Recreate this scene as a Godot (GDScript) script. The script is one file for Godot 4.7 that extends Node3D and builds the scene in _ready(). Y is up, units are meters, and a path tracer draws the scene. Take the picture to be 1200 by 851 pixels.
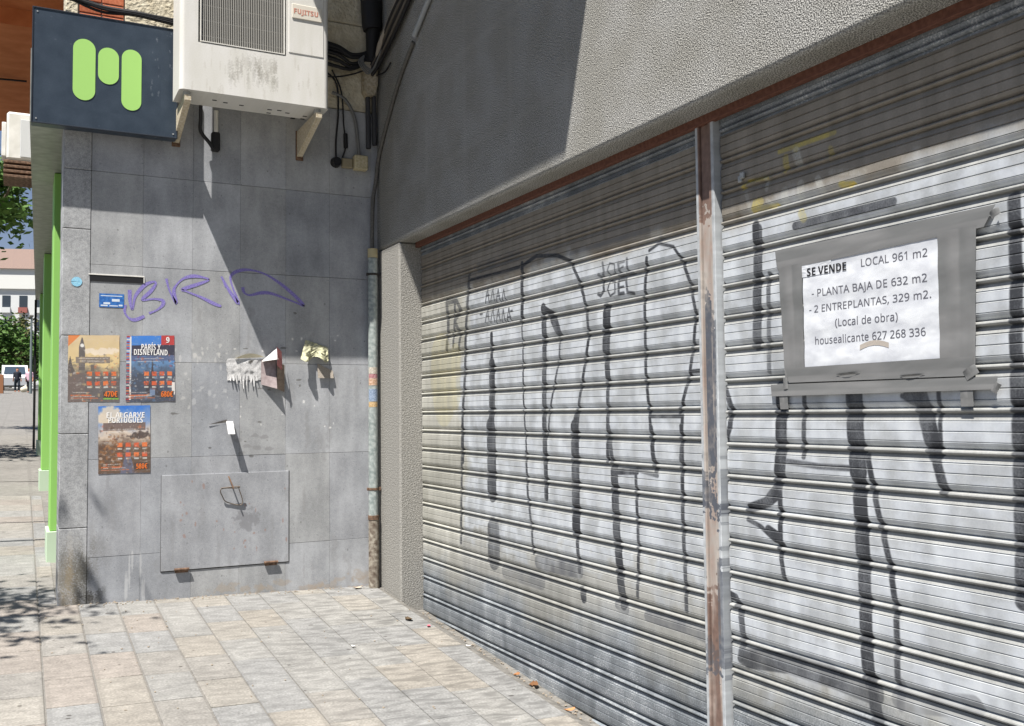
extends Node3D
# A shuttered shop front beside the tiled return wall of a corner building, midday sun.

var shutter_strokes = [
	[0,0.030,0.80,[-5.20,2.43,-5.25,2.13,-5.27,1.84,-5.31,1.59,-5.31,1.31]],
	[0,0.016,0.80,[-5.19,2.40,-4.68,2.39,-4.55,2.39]],
	[0,0.031,0.85,[-4.52,2.40,-4.52,2.25,-4.53,2.10]],
	[0,0.014,0.80,[-4.53,2.10,-4.52,1.97,-4.52,1.68,-4.50,1.52,-4.49,1.38]],
	[0,0.018,0.85,[-4.52,2.39,-4.36,2.42,-4.14,2.39,-4.01,2.34,-3.94,2.25]],
	[0,0.020,0.85,[-3.94,2.25,-3.89,2.16,-3.86,2.06,-3.85,1.95,-3.90,1.79,-3.94,1.67,-3.97,1.56]],
	[0,0.048,0.85,[-3.97,1.58,-3.99,1.47,-3.99,1.38]],
	[0,0.031,0.80,[-4.90,2.05,-4.90,1.90]],
	[0,0.067,0.75,[-4.90,1.88,-4.90,1.76,-4.91,1.52,-4.92,1.33]],
	[0,0.045,0.85,[-4.29,2.14,-4.28,2.00]],
	[0,0.041,0.80,[-4.28,2.00,-4.29,1.74,-4.29,1.35]],
	[0,0.029,0.90,[-4.29,2.14,-4.20,2.10,-4.15,2.05,-4.12,1.99]],
	[0,0.037,0.80,[-4.21,2.09,-4.14,2.00]],
	[0,0.015,0.80,[-4.12,1.99,-4.13,1.87,-4.18,1.75,-4.23,1.62,-4.25,1.49]],
	[0,0.056,0.85,[-3.69,2.07,-3.70,1.89]],
	[0,0.038,0.80,[-3.70,1.89,-3.69,1.76]],
	[0,0.025,0.80,[-3.69,1.76,-3.70,1.38]],
	[0,0.018,0.85,[-3.37,2.26,-3.39,2.10,-3.39,1.91,-3.39,1.76,-3.37,1.61,-3.35,1.39]],
	[0,0.012,0.90,[-3.35,2.29,-3.28,2.31,-3.18,2.28,-3.12,2.21]],
	[0,0.016,0.85,[-3.12,2.21,-3.07,2.11,-3.04,2.00,-3.06,1.86]],
	[0,0.017,0.80,[-3.06,1.86,-3.09,1.74,-3.14,1.63,-3.16,1.59]],
	[0,0.015,0.85,[-3.37,1.58,-3.14,1.58]],
	[0,0.018,0.80,[-3.14,1.58,-3.16,1.40]],
	[0,0.014,0.80,[-3.08,1.76,-3.00,1.76]],
	[3,0.021,0.50,[-3.29,2.31,-3.26,2.33]],
	[0,0.015,0.55,[-3.72,2.29,-3.71,2.25,-3.73,2.22,-3.76,2.24]],
	[0,0.008,0.55,[-3.66,2.28,-3.68,2.25,-3.66,2.22,-3.62,2.23,-3.62,2.27,-3.66,2.28]],
	[0,0.015,0.55,[-3.59,2.27,-3.58,2.21,-3.54,2.21]],
	[0,0.007,0.55,[-3.59,2.27,-3.54,2.27]],
	[0,0.007,0.55,[-3.59,2.24,-3.55,2.25]],
	[0,0.014,0.55,[-3.52,2.28,-3.52,2.21,-3.47,2.21]],
	[0,0.015,0.80,[-3.72,2.21,-3.71,2.16,-3.74,2.14,-3.76,2.15]],
	[0,0.008,0.80,[-3.66,2.20,-3.68,2.16,-3.66,2.13,-3.62,2.14,-3.62,2.19,-3.66,2.20]],
	[0,0.015,0.80,[-3.59,2.19,-3.59,2.13,-3.55,2.13]],
	[0,0.007,0.80,[-3.59,2.19,-3.54,2.19]],
	[0,0.007,0.80,[-3.59,2.16,-3.55,2.16]],
	[0,0.014,0.80,[-3.53,2.19,-3.52,2.13,-3.47,2.12]],
	[0,0.009,0.75,[-4.98,2.24,-4.95,2.32,-4.93,2.24]],
	[0,0.007,0.70,[-4.97,2.28,-4.93,2.28]],
	[0,0.009,0.75,[-4.91,2.24,-4.88,2.31,-4.86,2.24]],
	[0,0.008,0.75,[-4.84,2.23,-4.81,2.30,-4.79,2.23]],
	[0,0.007,0.70,[-4.83,2.26,-4.79,2.26]],
	[0,0.008,0.75,[-4.77,2.22,-4.74,2.29,-4.72,2.22]],
	[0,0.009,0.75,[-4.98,2.13,-4.95,2.20,-4.93,2.13]],
	[0,0.007,0.70,[-4.97,2.16,-4.94,2.16]],
	[0,0.009,0.75,[-4.91,2.12,-4.88,2.20,-4.86,2.12]],
	[0,0.008,0.75,[-4.84,2.11,-4.81,2.19,-4.79,2.12]],
	[0,0.007,0.70,[-4.83,2.15,-4.80,2.15]],
	[0,0.008,0.75,[-4.77,2.11,-4.75,2.18,-4.73,2.11]],
	[0,0.008,0.75,[-4.71,2.10,-4.68,2.18,-4.66,2.10]],
	[0,0.007,0.70,[-4.70,2.13,-4.66,2.13]],
	[0,0.011,0.70,[-5.05,2.18,-5.02,2.18]],
	[0,0.010,0.70,[-4.66,2.16,-4.64,2.16]],
	[0,0.038,0.60,[-5.54,2.31,-5.52,2.16,-5.54,2.01]],
	[0,0.028,0.55,[-5.52,2.30,-5.39,2.30,-5.33,2.24,-5.42,2.17,-5.33,2.08,-5.36,1.99]],
	[0,0.028,0.50,[-5.41,2.30,-5.44,2.02]],
	[3,0.053,0.35,[-5.07,2.46,-4.57,2.46]],
	[3,0.038,0.30,[-4.00,2.37,-3.36,2.37]],
	[1,0.295,0.13,[-5.64,1.95,-5.65,1.82,-5.60,1.68]],
	[1,0.137,0.14,[-5.41,1.96,-5.42,1.70]],
	[0,0.026,0.75,[-5.32,1.52,-5.35,0.82]],
	[0,0.101,0.75,[-4.92,1.52,-4.91,1.15]],
	[0,0.136,0.50,[-4.90,0.94,-4.90,0.79]],
	[0,0.020,0.80,[-4.50,1.39,-4.48,1.16,-4.44,0.99,-4.43,0.87]],
	[3,0.074,0.35,[-4.76,0.73,-4.35,0.73]],
	[3,0.066,0.50,[-4.38,0.83,-3.97,0.84]],
	[0,0.037,0.80,[-4.29,1.53,-4.28,1.17]],
	[0,0.066,0.80,[-3.99,1.53,-3.99,1.28,-3.99,1.03]],
	[0,0.026,0.80,[-3.99,1.04,-3.97,0.84]],
	[0,0.045,0.80,[-3.94,0.75,-3.93,0.72]],
	[0,0.026,0.80,[-3.69,1.53,-3.66,1.36]],
	[0,0.026,0.85,[-3.66,1.33,-3.47,1.34]],
	[0,0.052,0.80,[-3.65,1.34,-3.64,1.06,-3.61,0.84,-3.59,0.75]],
	[0,0.019,0.80,[-3.48,1.34,-3.47,1.03,-3.48,0.80]],
	[0,0.026,0.80,[-3.36,1.53,-3.35,1.42,-3.33,1.35]],
	[0,0.018,0.60,[-3.48,1.35,-3.32,1.33]],
	[0,0.021,0.85,[-3.15,1.54,-3.15,1.12,-3.14,0.80]],
	[3,0.045,0.50,[-3.41,0.73,-3.15,0.73,-3.02,0.72]],
	[3,0.041,0.35,[-3.64,0.74,-3.57,0.73]],
	[0,0.050,0.85,[-2.57,1.68,-2.58,1.45,-2.59,1.38]],
	[0,0.034,0.85,[-2.59,1.38,-2.61,1.32,-2.66,1.27,-2.75,1.24]],
	[0,0.021,0.80,[-2.59,1.36,-2.59,1.26,-2.59,1.13]],
	[0,0.030,0.80,[-2.60,1.30,-2.65,1.27]],
	[0,0.016,0.80,[-2.76,1.20,-2.69,1.18,-2.62,1.14,-2.58,1.13]],
	[0,0.036,0.80,[-2.65,1.17,-2.60,1.15]],
	[0,0.019,0.80,[-2.60,1.12,-2.58,1.01]],
	[0,0.018,0.75,[-2.46,1.66,-2.47,1.44]],
	[0,0.019,0.60,[-2.55,1.42,-2.40,1.41,-2.26,1.41]],
	[0,0.063,0.85,[-2.24,1.65,-2.24,1.53,-2.23,1.40]],
	[0,0.052,0.85,[-2.23,1.40,-2.22,1.13]],
	[0,0.046,0.80,[-2.22,1.13,-2.22,0.88,-2.21,0.74]],
	[0,0.020,0.80,[-2.19,1.45,-2.16,1.30,-2.12,1.14,-2.10,0.99,-2.10,0.77]],
	[0,0.051,0.75,[-1.99,1.65,-1.96,1.55,-1.94,1.47]],
	[0,0.029,0.75,[-1.94,1.47,-1.93,1.43,-1.91,1.36]],
	[0,0.013,0.70,[-1.92,1.65,-1.92,1.50]],
	[0,0.042,0.80,[-1.67,1.69,-1.67,1.48,-1.67,1.26,-1.68,1.08]],
	[0,0.025,0.75,[-2.87,1.68,-2.84,1.61,-2.85,1.54,-2.87,1.50]],
	[0,0.029,0.70,[-2.89,0.91,-2.84,0.90,-2.81,0.85,-2.80,0.76,-2.82,0.68]],
	[0,0.029,0.55,[-2.88,0.75,-2.88,0.67]],
	[0,0.065,0.60,[-2.78,0.69,-2.57,0.72,-2.37,0.72,-2.19,0.71]],
	[0,0.044,0.70,[-2.20,0.75,-2.18,0.62]],
	[3,0.064,0.30,[-2.09,0.72,-1.84,0.76]],
	[3,0.031,0.40,[-2.09,0.77,-2.09,0.70]],
	[0,0.013,0.60,[-2.05,1.64,-2.01,1.62]],
	[0,0.019,0.50,[-2.81,0.67,-2.59,0.69]],
	[0,0.042,0.70,[-2.67,2.26,-2.69,1.84]],
	[0,0.019,0.55,[-2.62,2.09,-2.63,1.74]],
	[0,0.027,0.75,[-2.48,2.24,-2.26,2.24,-2.06,2.24]],
	[0,0.035,0.80,[-1.66,2.17,-1.66,1.98,-1.67,1.80,-1.67,1.66]],
	[0,0.022,0.50,[-2.25,1.64,-2.24,1.60]],
	[0,0.032,0.60,[-2.03,1.64,-1.98,1.61]],
	[0,0.032,0.85,[-2.68,2.28,-2.68,2.21]],
	[1,0.016,0.55,[-2.55,2.52,-2.47,2.52,-2.29,2.52]],
	[2,0.033,0.40,[-2.47,2.50,-2.46,2.46]],
	[1,0.022,0.50,[-2.47,2.52,-2.47,2.51]],
	[1,0.025,0.45,[-2.52,2.49,-2.52,2.45]],
	[1,0.020,0.40,[-2.31,2.47,-2.31,2.45]],
	[1,0.013,0.60,[-2.75,2.43,-2.72,2.45,-2.61,2.44]],
	[2,0.017,0.40,[-2.62,2.44,-2.62,2.40]],
	[1,0.028,0.50,[-2.69,2.34,-2.68,2.36,-2.65,2.36]],
	[1,0.017,0.45,[-2.69,2.34,-2.57,2.33]],
	[2,0.014,0.35,[-2.62,2.36,-2.58,2.33]],
	[2,0.017,0.25,[-2.73,2.41,-2.71,2.34]],
	[2,0.033,0.30,[-2.53,2.37,-2.53,2.34]],
	[2,0.030,0.40,[-2.45,2.38,-2.45,2.34]],
	[2,0.025,0.35,[-2.37,2.38,-2.35,2.34]],
	[1,0.019,0.60,[-2.27,2.34,-2.22,2.33]],
	[1,0.029,0.35,[-2.45,2.28,-2.44,2.26]],
	[2,0.020,0.20,[-2.31,2.39,-2.17,2.36]]]
var wall_tag = [[0.603,2.396,0.606,2.320,0.620,2.273,0.637,2.359,0.690,2.429,0.743,2.455,0.757,2.442,0.726,2.392,0.677,2.337,0.744,2.345,0.798,2.338,0.800,2.309,0.763,2.274,0.718,2.253],
	[0.576,2.300,0.576,2.252,0.603,2.216,0.638,2.209,0.691,2.233],
	[0.820,2.479,0.839,2.407,0.882,2.324,0.866,2.399,0.884,2.444,0.925,2.485,0.981,2.504,1.037,2.501,1.083,2.486,1.019,2.455,0.921,2.416,0.944,2.403,1.038,2.368,1.114,2.332,1.162,2.315],
	[1.161,2.512,1.180,2.474,1.195,2.445],
	[1.164,2.509,1.209,2.428,1.273,2.338,1.233,2.448,1.221,2.512,1.263,2.552,1.345,2.566,1.456,2.539,1.588,2.456,1.707,2.347,1.646,2.364,1.494,2.414,1.419,2.416,1.346,2.397,1.309,2.414,1.300,2.448]]

const ZB := -6.402      # plane of the tiled wall
const XF := 2.235       # plane of the plastered front above the shutters
const XS := 2.400       # plane of the shutters
const XC := 0.217       # street corner of the tiled wall

var rng := RandomNumberGenerator.new()
var used := {}
var uv_on := false
var uv_u := Vector3.ZERO
var uv_v := Vector3.ZERO
var uv_o := Vector2.ZERO

# ---------------------------------------------------------------- helpers: nodes
func numbered(called: String) -> String:
	if not used.has(called):
		used[called] = 0
		return called
	used[called] += 1
	return "%s_%03d" % [called, used[called]]

func tag(o, label: String, category: String, group := ""):
	o.set_meta("label", label)
	o.set_meta("category", category)
	if group != "":
		o.set_meta("group", group)
	return o

func thing(called: String, label: String, category: String, at := Vector3.ZERO, group := "") -> Node3D:
	var o := Node3D.new()
	o.name = numbered(called)
	add_child(o)
	o.position = at
	tag(o, label, category, group)
	return o

func structure(called: String) -> Node3D:
	var o := Node3D.new()
	o.name = called
	add_child(o)
	o.set_meta("kind", "structure")
	return o

func obj(called: String, mesh, material: Material, parent: Node = self, at := Vector3.ZERO) -> MeshInstance3D:
	var o := MeshInstance3D.new()
	o.name = numbered(called) if parent == self else called
	o.mesh = mesh.commit() if mesh is SurfaceTool else mesh
	o.material_override = material
	o.cast_shadow = GeometryInstance3D.SHADOW_CASTING_SETTING_ON
	parent.add_child(o, true)
	o.position = at
	return o

# ---------------------------------------------------------------- helpers: shapes
func begin() -> SurfaceTool:
	var st := SurfaceTool.new()
	st.begin(Mesh.PRIMITIVE_TRIANGLES)
	return st

func map_uv(u: Vector3, v: Vector3, o: Vector2):
	uv_on = true
	uv_u = u
	uv_v = v
	uv_o = o

func vert(st: SurfaceTool, p: Vector3, n: Vector3):
	st.set_normal(n)
	if uv_on:
		st.set_uv(Vector2(p.dot(uv_u) + uv_o.x, p.dot(uv_v) + uv_o.y))
	st.add_vertex(p)

# a flat face, turned so that it looks away from c
func face(st: SurfaceTool, pts: Array, c: Vector3):
	var m := Vector3.ZERO
	for p in pts:
		m += p
	m /= pts.size()
	var n: Vector3 = (pts[1] - pts[0]).cross(pts[2] - pts[0])
	if n.length() < 1e-12 and pts.size() > 3:
		n = (pts[2] - pts[0]).cross(pts[3] - pts[0])
	if n.length() < 1e-12:
		return
	n = n.normalized()
	var out := n.dot(m - c) >= 0.0
	if not out:
		n = -n
	for i in range(1, pts.size() - 1):
		vert(st, pts[0], n)
		if out:
			vert(st, pts[i + 1], n)
			vert(st, pts[i], n)
		else:
			vert(st, pts[i], n)
			vert(st, pts[i + 1], n)

# eight corners, bit 0 = x, bit 1 = y, bit 2 = z
func hexa(st: SurfaceTool, k: Array):
	var c := Vector3.ZERO
	for p in k:
		c += p
	c /= 8.0
	for f in [[0, 2, 6, 4], [1, 3, 7, 5], [0, 1, 5, 4], [2, 3, 7, 6], [0, 1, 3, 2], [4, 5, 7, 6]]:
		face(st, [k[f[0]], k[f[1]], k[f[2]], k[f[3]]], c)

func box(st: SurfaceTool, a: Vector3, b: Vector3):
	var k := []
	for i in 8:
		k.append(Vector3(b.x if i & 1 else a.x, b.y if i & 2 else a.y, b.z if i & 4 else a.z))
	hexa(st, k)

# a box with chamfered edges
func cbox(st: SurfaceTool, a: Vector3, b: Vector3, ch := 0.004):
	var c := (a + b) * 0.5
	var h := (b - a).abs() * 0.5
	ch = min(ch, min(h.x, min(h.y, h.z)) * 0.9)
	var v := func(s: Array, ax: int) -> Vector3:
		var q := Vector3(h.x * s[0], h.y * s[1], h.z * s[2])
		for i in 3:
			if i != ax:
				q[i] -= ch * s[i]
		return c + q
	for ax in 3:
		var p1 := (ax + 1) % 3
		var p2 := (ax + 2) % 3
		for sg in [-1, 1]:
			var pts := []
			for q in [[-1, -1], [1, -1], [1, 1], [-1, 1]]:
				var s := [0, 0, 0]
				s[ax] = sg
				s[p1] = q[0]
				s[p2] = q[1]
				pts.append(v.call(s, ax))
			face(st, pts, c)
			for sb in [-1, 1]:
				var s0 := [0, 0, 0]
				s0[ax] = sg
				s0[p1] = sb
				s0[p2] = -1
				var s1 := s0.duplicate()
				s1[p2] = 1
				face(st, [v.call(s0, ax), v.call(s1, ax), v.call(s1, p1), v.call(s0, p1)], c)
	for i in 8:
		var s := [1 if i & 1 else -1, 1 if i & 2 else -1, 1 if i & 4 else -1]
		face(st, [v.call(s, 0), v.call(s, 1), v.call(s, 2)], c)

func tube(st: SurfaceTool, pts: Array, r0: float, r1 := -1.0, sides := 8, caps := true):
	if r1 < 0.0:
		r1 = r0
	var n := pts.size()
	var rings := []
	var side := Vector3.ZERO
	for i in n:
		var t: Vector3 = (pts[min(i + 1, n - 1)] - pts[max(i - 1, 0)]).normalized()
		if i == 0:
			side = t.cross(Vector3(0.3, 1, 0.17) if abs(t.y) < 0.9 else Vector3(1, 0.1, 0.2)).normalized()
		side = (side - t * side.dot(t)).normalized()
		var up := t.cross(side)
		var ring := []
		var r: float = lerp(r0, r1, float(i) / max(1, n - 1))
		for j in sides:
			var a := TAU * j / sides
			var d := side * cos(a) + up * sin(a)
			ring.append([pts[i] + d * r, d])
		rings.append(ring)
	for i in n - 1:
		for j in sides:
			var k := (j + 1) % sides
			var a = rings[i][j]
			var b = rings[i][k]
			var c = rings[i + 1][k]
			var d = rings[i + 1][j]
			for q in [a, c, b, a, d, c]:
				vert(st, q[0], q[1])
	if caps:
		for e in [0, n - 1]:
			var ring: Array = rings[e]
			var p := []
			for q in ring:
				p.append(q[0])
			face(st, p, pts[1] if e == 0 else pts[n - 2])

func curve(pts: Array, steps := 6) -> Array:
	var out := []
	for i in pts.size() - 1:
		var a = pts[max(i - 1, 0)]
		var b = pts[i]
		var c = pts[i + 1]
		var d = pts[min(i + 2, pts.size() - 1)]
		for s in steps:
			out.append(b.cubic_interpolate(c, a, d, float(s) / steps))
	out.append(pts[-1])
	return out

# a thin curved sheet from a function of (u, v); flat thickness th along n
func sheet(st: SurfaceTool, nu: int, nv: int, f: Callable, uv := false):
	var n := []
	for j in nv + 1:
		for i in nu + 1:
			var u := float(i) / nu
			var v := float(j) / nv
			var e := 0.01
			var du: Vector3 = f.call(u + e, v) - f.call(u - e, v)
			var dv: Vector3 = f.call(u, v + e) - f.call(u, v - e)
			n.append([f.call(u, v), du.cross(dv).normalized(), Vector2(u, 1.0 - v)])
	for j in nv:
		for i in nu:
			var a = n[j * (nu + 1) + i]
			var b = n[j * (nu + 1) + i + 1]
			var c = n[(j + 1) * (nu + 1) + i + 1]
			var d = n[(j + 1) * (nu + 1) + i]
			for q in [a, c, b, a, d, c]:
				st.set_normal(q[1])
				if uv:
					st.set_uv(q[2])
				st.add_vertex(q[0])

# ---------------------------------------------------------------- helpers: materials
func mat(c: Color, rough := 0.8, metal := 0.0) -> StandardMaterial3D:
	var m := StandardMaterial3D.new()
	m.albedo_color = c
	m.roughness = rough
	m.metallic = metal
	m.metallic_specular = 0.4
	return m

func rgb(r, g, b) -> Color:
	return Color8(int(r), int(g), int(b))

func noise(freq: float, sd: int, oct := 4, kind := FastNoiseLite.TYPE_SIMPLEX_SMOOTH) -> FastNoiseLite:
	var f := FastNoiseLite.new()
	f.noise_type = kind
	f.seed = sd
	f.frequency = freq
	f.fractal_octaves = oct
	if oct < 2:
		f.fractal_type = FastNoiseLite.FRACTAL_NONE
	return f

func bytes(w: int, h: int, freq: float, sd: int, oct := 4, kind := FastNoiseLite.TYPE_SIMPLEX_SMOOTH, sx := 1.0) -> PackedByteArray:
	# normalised noise picture, one byte a pixel; sx stretches it down the picture
	var img := noise(freq, sd, oct, kind).get_image(w, max(4, int(h / sx)), false, false, true)
	img.convert(Image.FORMAT_L8)
	if sx != 1.0:
		img.resize(w, h, Image.INTERPOLATE_CUBIC)
	return img.get_data()

func tex(w: int, h: int, data: PackedByteArray) -> ImageTexture:
	var img := Image.create_from_data(w, h, false, Image.FORMAT_RGB8, data)
	return ImageTexture.create_from_image(img)

# seamless grain between two colours
func grain(size: int, freq: float, sd: int, lo: Color, hi: Color, oct := 4, kind := FastNoiseLite.TYPE_SIMPLEX_SMOOTH, gain := 1.6, skew := 1.0) -> ImageTexture:
	var img := noise(freq, sd, oct, kind).get_seamless_image(size, size, false, false, 0.15, true)
	img.convert(Image.FORMAT_L8)
	var d := img.get_data()
	var o := PackedByteArray()
	o.resize(size * size * 3)
	var lut := []
	for i in 256:
		var t: float = pow(clamp((i / 255.0 - 0.5) * gain + 0.5, 0.0, 1.0), skew)
		var c := lo.lerp(hi, t)
		lut.append([int(c.r * 255), int(c.g * 255), int(c.b * 255)])
	for i in size * size:
		var c = lut[d[i]]
		o[i * 3] = c[0]
		o[i * 3 + 1] = c[1]
		o[i * 3 + 2] = c[2]
	return tex(size, size, o)

func tri(m: StandardMaterial3D, per_metre: float, world := true) -> StandardMaterial3D:
	m.uv1_triplanar = true
	m.uv1_world_triplanar = world
	m.uv1_scale = Vector3.ONE * per_metre
	return m

func grainy(lo: Color, hi: Color, freq: float, per_metre: float, sd: int, rough := 0.85, metal := 0.0, size := 256, oct := 4) -> StandardMaterial3D:
	var m := mat(Color.WHITE, rough, metal)
	m.albedo_texture = grain(size, freq, sd, lo, hi, oct)
	return tri(m, per_metre)

func bump(m: StandardMaterial3D, t: Texture2D, cm: float) -> StandardMaterial3D:
	m.heightmap_enabled = true
	m.heightmap_texture = t
	m.heightmap_scale = cm
	return m

# ---------------------------------------------------------------- the ground's height
func gy(x: float, z: float) -> float:
	var d := -z
	var y := 0.065 * d
	if d > 18.0:
		y = 1.17 + 0.0372 * (min(d, 110.0) - 18.0)
	y -= 0.03 * (clamp(x, -3.0, 2.2) - 2.2)
	if z > -6.3:
		y -= 0.08 * smoothstep(2.2, 2.37, x)
	return y

func fx(z: float) -> float:      # the corner shop's front runs slightly off the street line
	return 0.0163 * (-z - 6.4)

var M := {}

func _ready():
	rng.seed = 7
	# camera
	var cam := Camera3D.new()
	cam.name = "camera"
	add_child(cam)
	cam.transform = Transform3D(Basis(Vector3(0.8892, -0.0107, 0.4574), Vector3(-0.0143, 0.9986, 0.0511), Vector3(-0.4573, -0.052, 0.8878)).orthonormalized(), Vector3(0, 1.6, 0))
	cam.fov = 41.6
	cam.near = 0.05
	cam.far = 600.0
	cam.current = true
	# sky and exposure
	var we := WorldEnvironment.new()
	we.name = "sky"
	var e := Environment.new()
	e.background_mode = Environment.BG_SKY
	var ps := ProceduralSkyMaterial.new()
	ps.sky_top_color = Color(0.40, 0.53, 0.73)
	ps.sky_horizon_color = Color(0.80, 0.85, 0.90)
	ps.sky_curve = 0.12
	ps.ground_bottom_color = Color(0.35, 0.34, 0.32)
	ps.ground_horizon_color = Color(0.62, 0.62, 0.6)
	ps.sun_angle_max = 1.0
	var sky := Sky.new()
	sky.sky_material = ps
	e.sky = sky
	e.background_energy_multiplier = 0.42
	e.tonemap_mode = Environment.TONE_MAPPER_LINEAR
	e.tonemap_exposure = 1.9
	e.sdfgi_enabled = true
	e.ssao_enabled = true
	e.ssil_enabled = true
	we.environment = e
	add_child(we)
	# sun
	var sun := DirectionalLight3D.new()
	sun.name = "sun"
	add_child(sun)
	sun.look_at_from_position(Vector3.ZERO, Vector3(0.397, -1.0, -0.317), Vector3(0, 0, 1))
	sun.light_energy = 1.55
	sun.light_color = Color(1.0, 0.98, 0.955)
	sun.light_angular_distance = 0.5
	sun.shadow_enabled = true

	materials()
	ground()
	front_building()
	shutters()
	corner_building()
	wall_fixtures()
	corner_clutter()
	notice()
	papers()
	street()
	litter()

func materials():
	M.grey_box = mat(rgb(120, 118, 112), 0.7)
	M.black = mat(rgb(30, 30, 31), 0.6)
	M.cable = mat(rgb(34, 34, 36), 0.55)
	M.cable_grey = mat(rgb(112, 112, 110), 0.6)
	M.galv = grainy(rgb(140, 144, 145), rgb(182, 184, 182), 0.02, 3.0, 11, 0.55, 0.25)
	M.rust = grainy(rgb(84, 66, 54), rgb(132, 106, 86), 0.03, 4.0, 12, 0.9)
	M.white_metal = grainy(rgb(206, 204, 196), rgb(226, 224, 217), 0.012, 2.0, 13, 0.5)
	# coarse sprayed plaster
	var h := grain(1024, 0.075, 21, Color(0, 0, 0), Color(1, 1, 1), 2, FastNoiseLite.TYPE_SIMPLEX_SMOOTH, 1.4)
	var st := mat(rgb(255, 255, 255), 0.95)
	st.albedo_texture = grain(1024, 0.075, 21, rgb(52, 51, 49), rgb(196, 195, 189), 2, FastNoiseLite.TYPE_SIMPLEX_SMOOTH, 1.5, 0.55)
	var wash_tex := grain(512, 0.012, 24, rgb(238, 237, 233), rgb(255, 255, 255), 5, FastNoiseLite.TYPE_SIMPLEX_SMOOTH, 2.0)
	st.detail_enabled = true
	st.detail_blend_mode = BaseMaterial3D.BLEND_MODE_MUL
	st.detail_uv_layer = BaseMaterial3D.DETAIL_UV_2
	st.detail_albedo = wash_tex
	st.uv2_triplanar = true
	st.uv2_world_triplanar = true
	st.uv2_scale = Vector3.ONE * 0.37
	M.stucco = bump(tri(st, 1.75), h, 0.32)
	# smoother cement on the pillar
	var pm := mat(Color.WHITE, 0.93)
	pm.albedo_texture = grain(1024, 0.05, 22, rgb(128, 126, 120), rgb(164, 162, 156), 5)
	M.pillar = bump(tri(pm, 1.3), grain(1024, 0.06, 23, Color(0, 0, 0), Color(1, 1, 1), 3), 0.2)
	M.dark = mat(rgb(60, 58, 55), 0.9)

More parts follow.
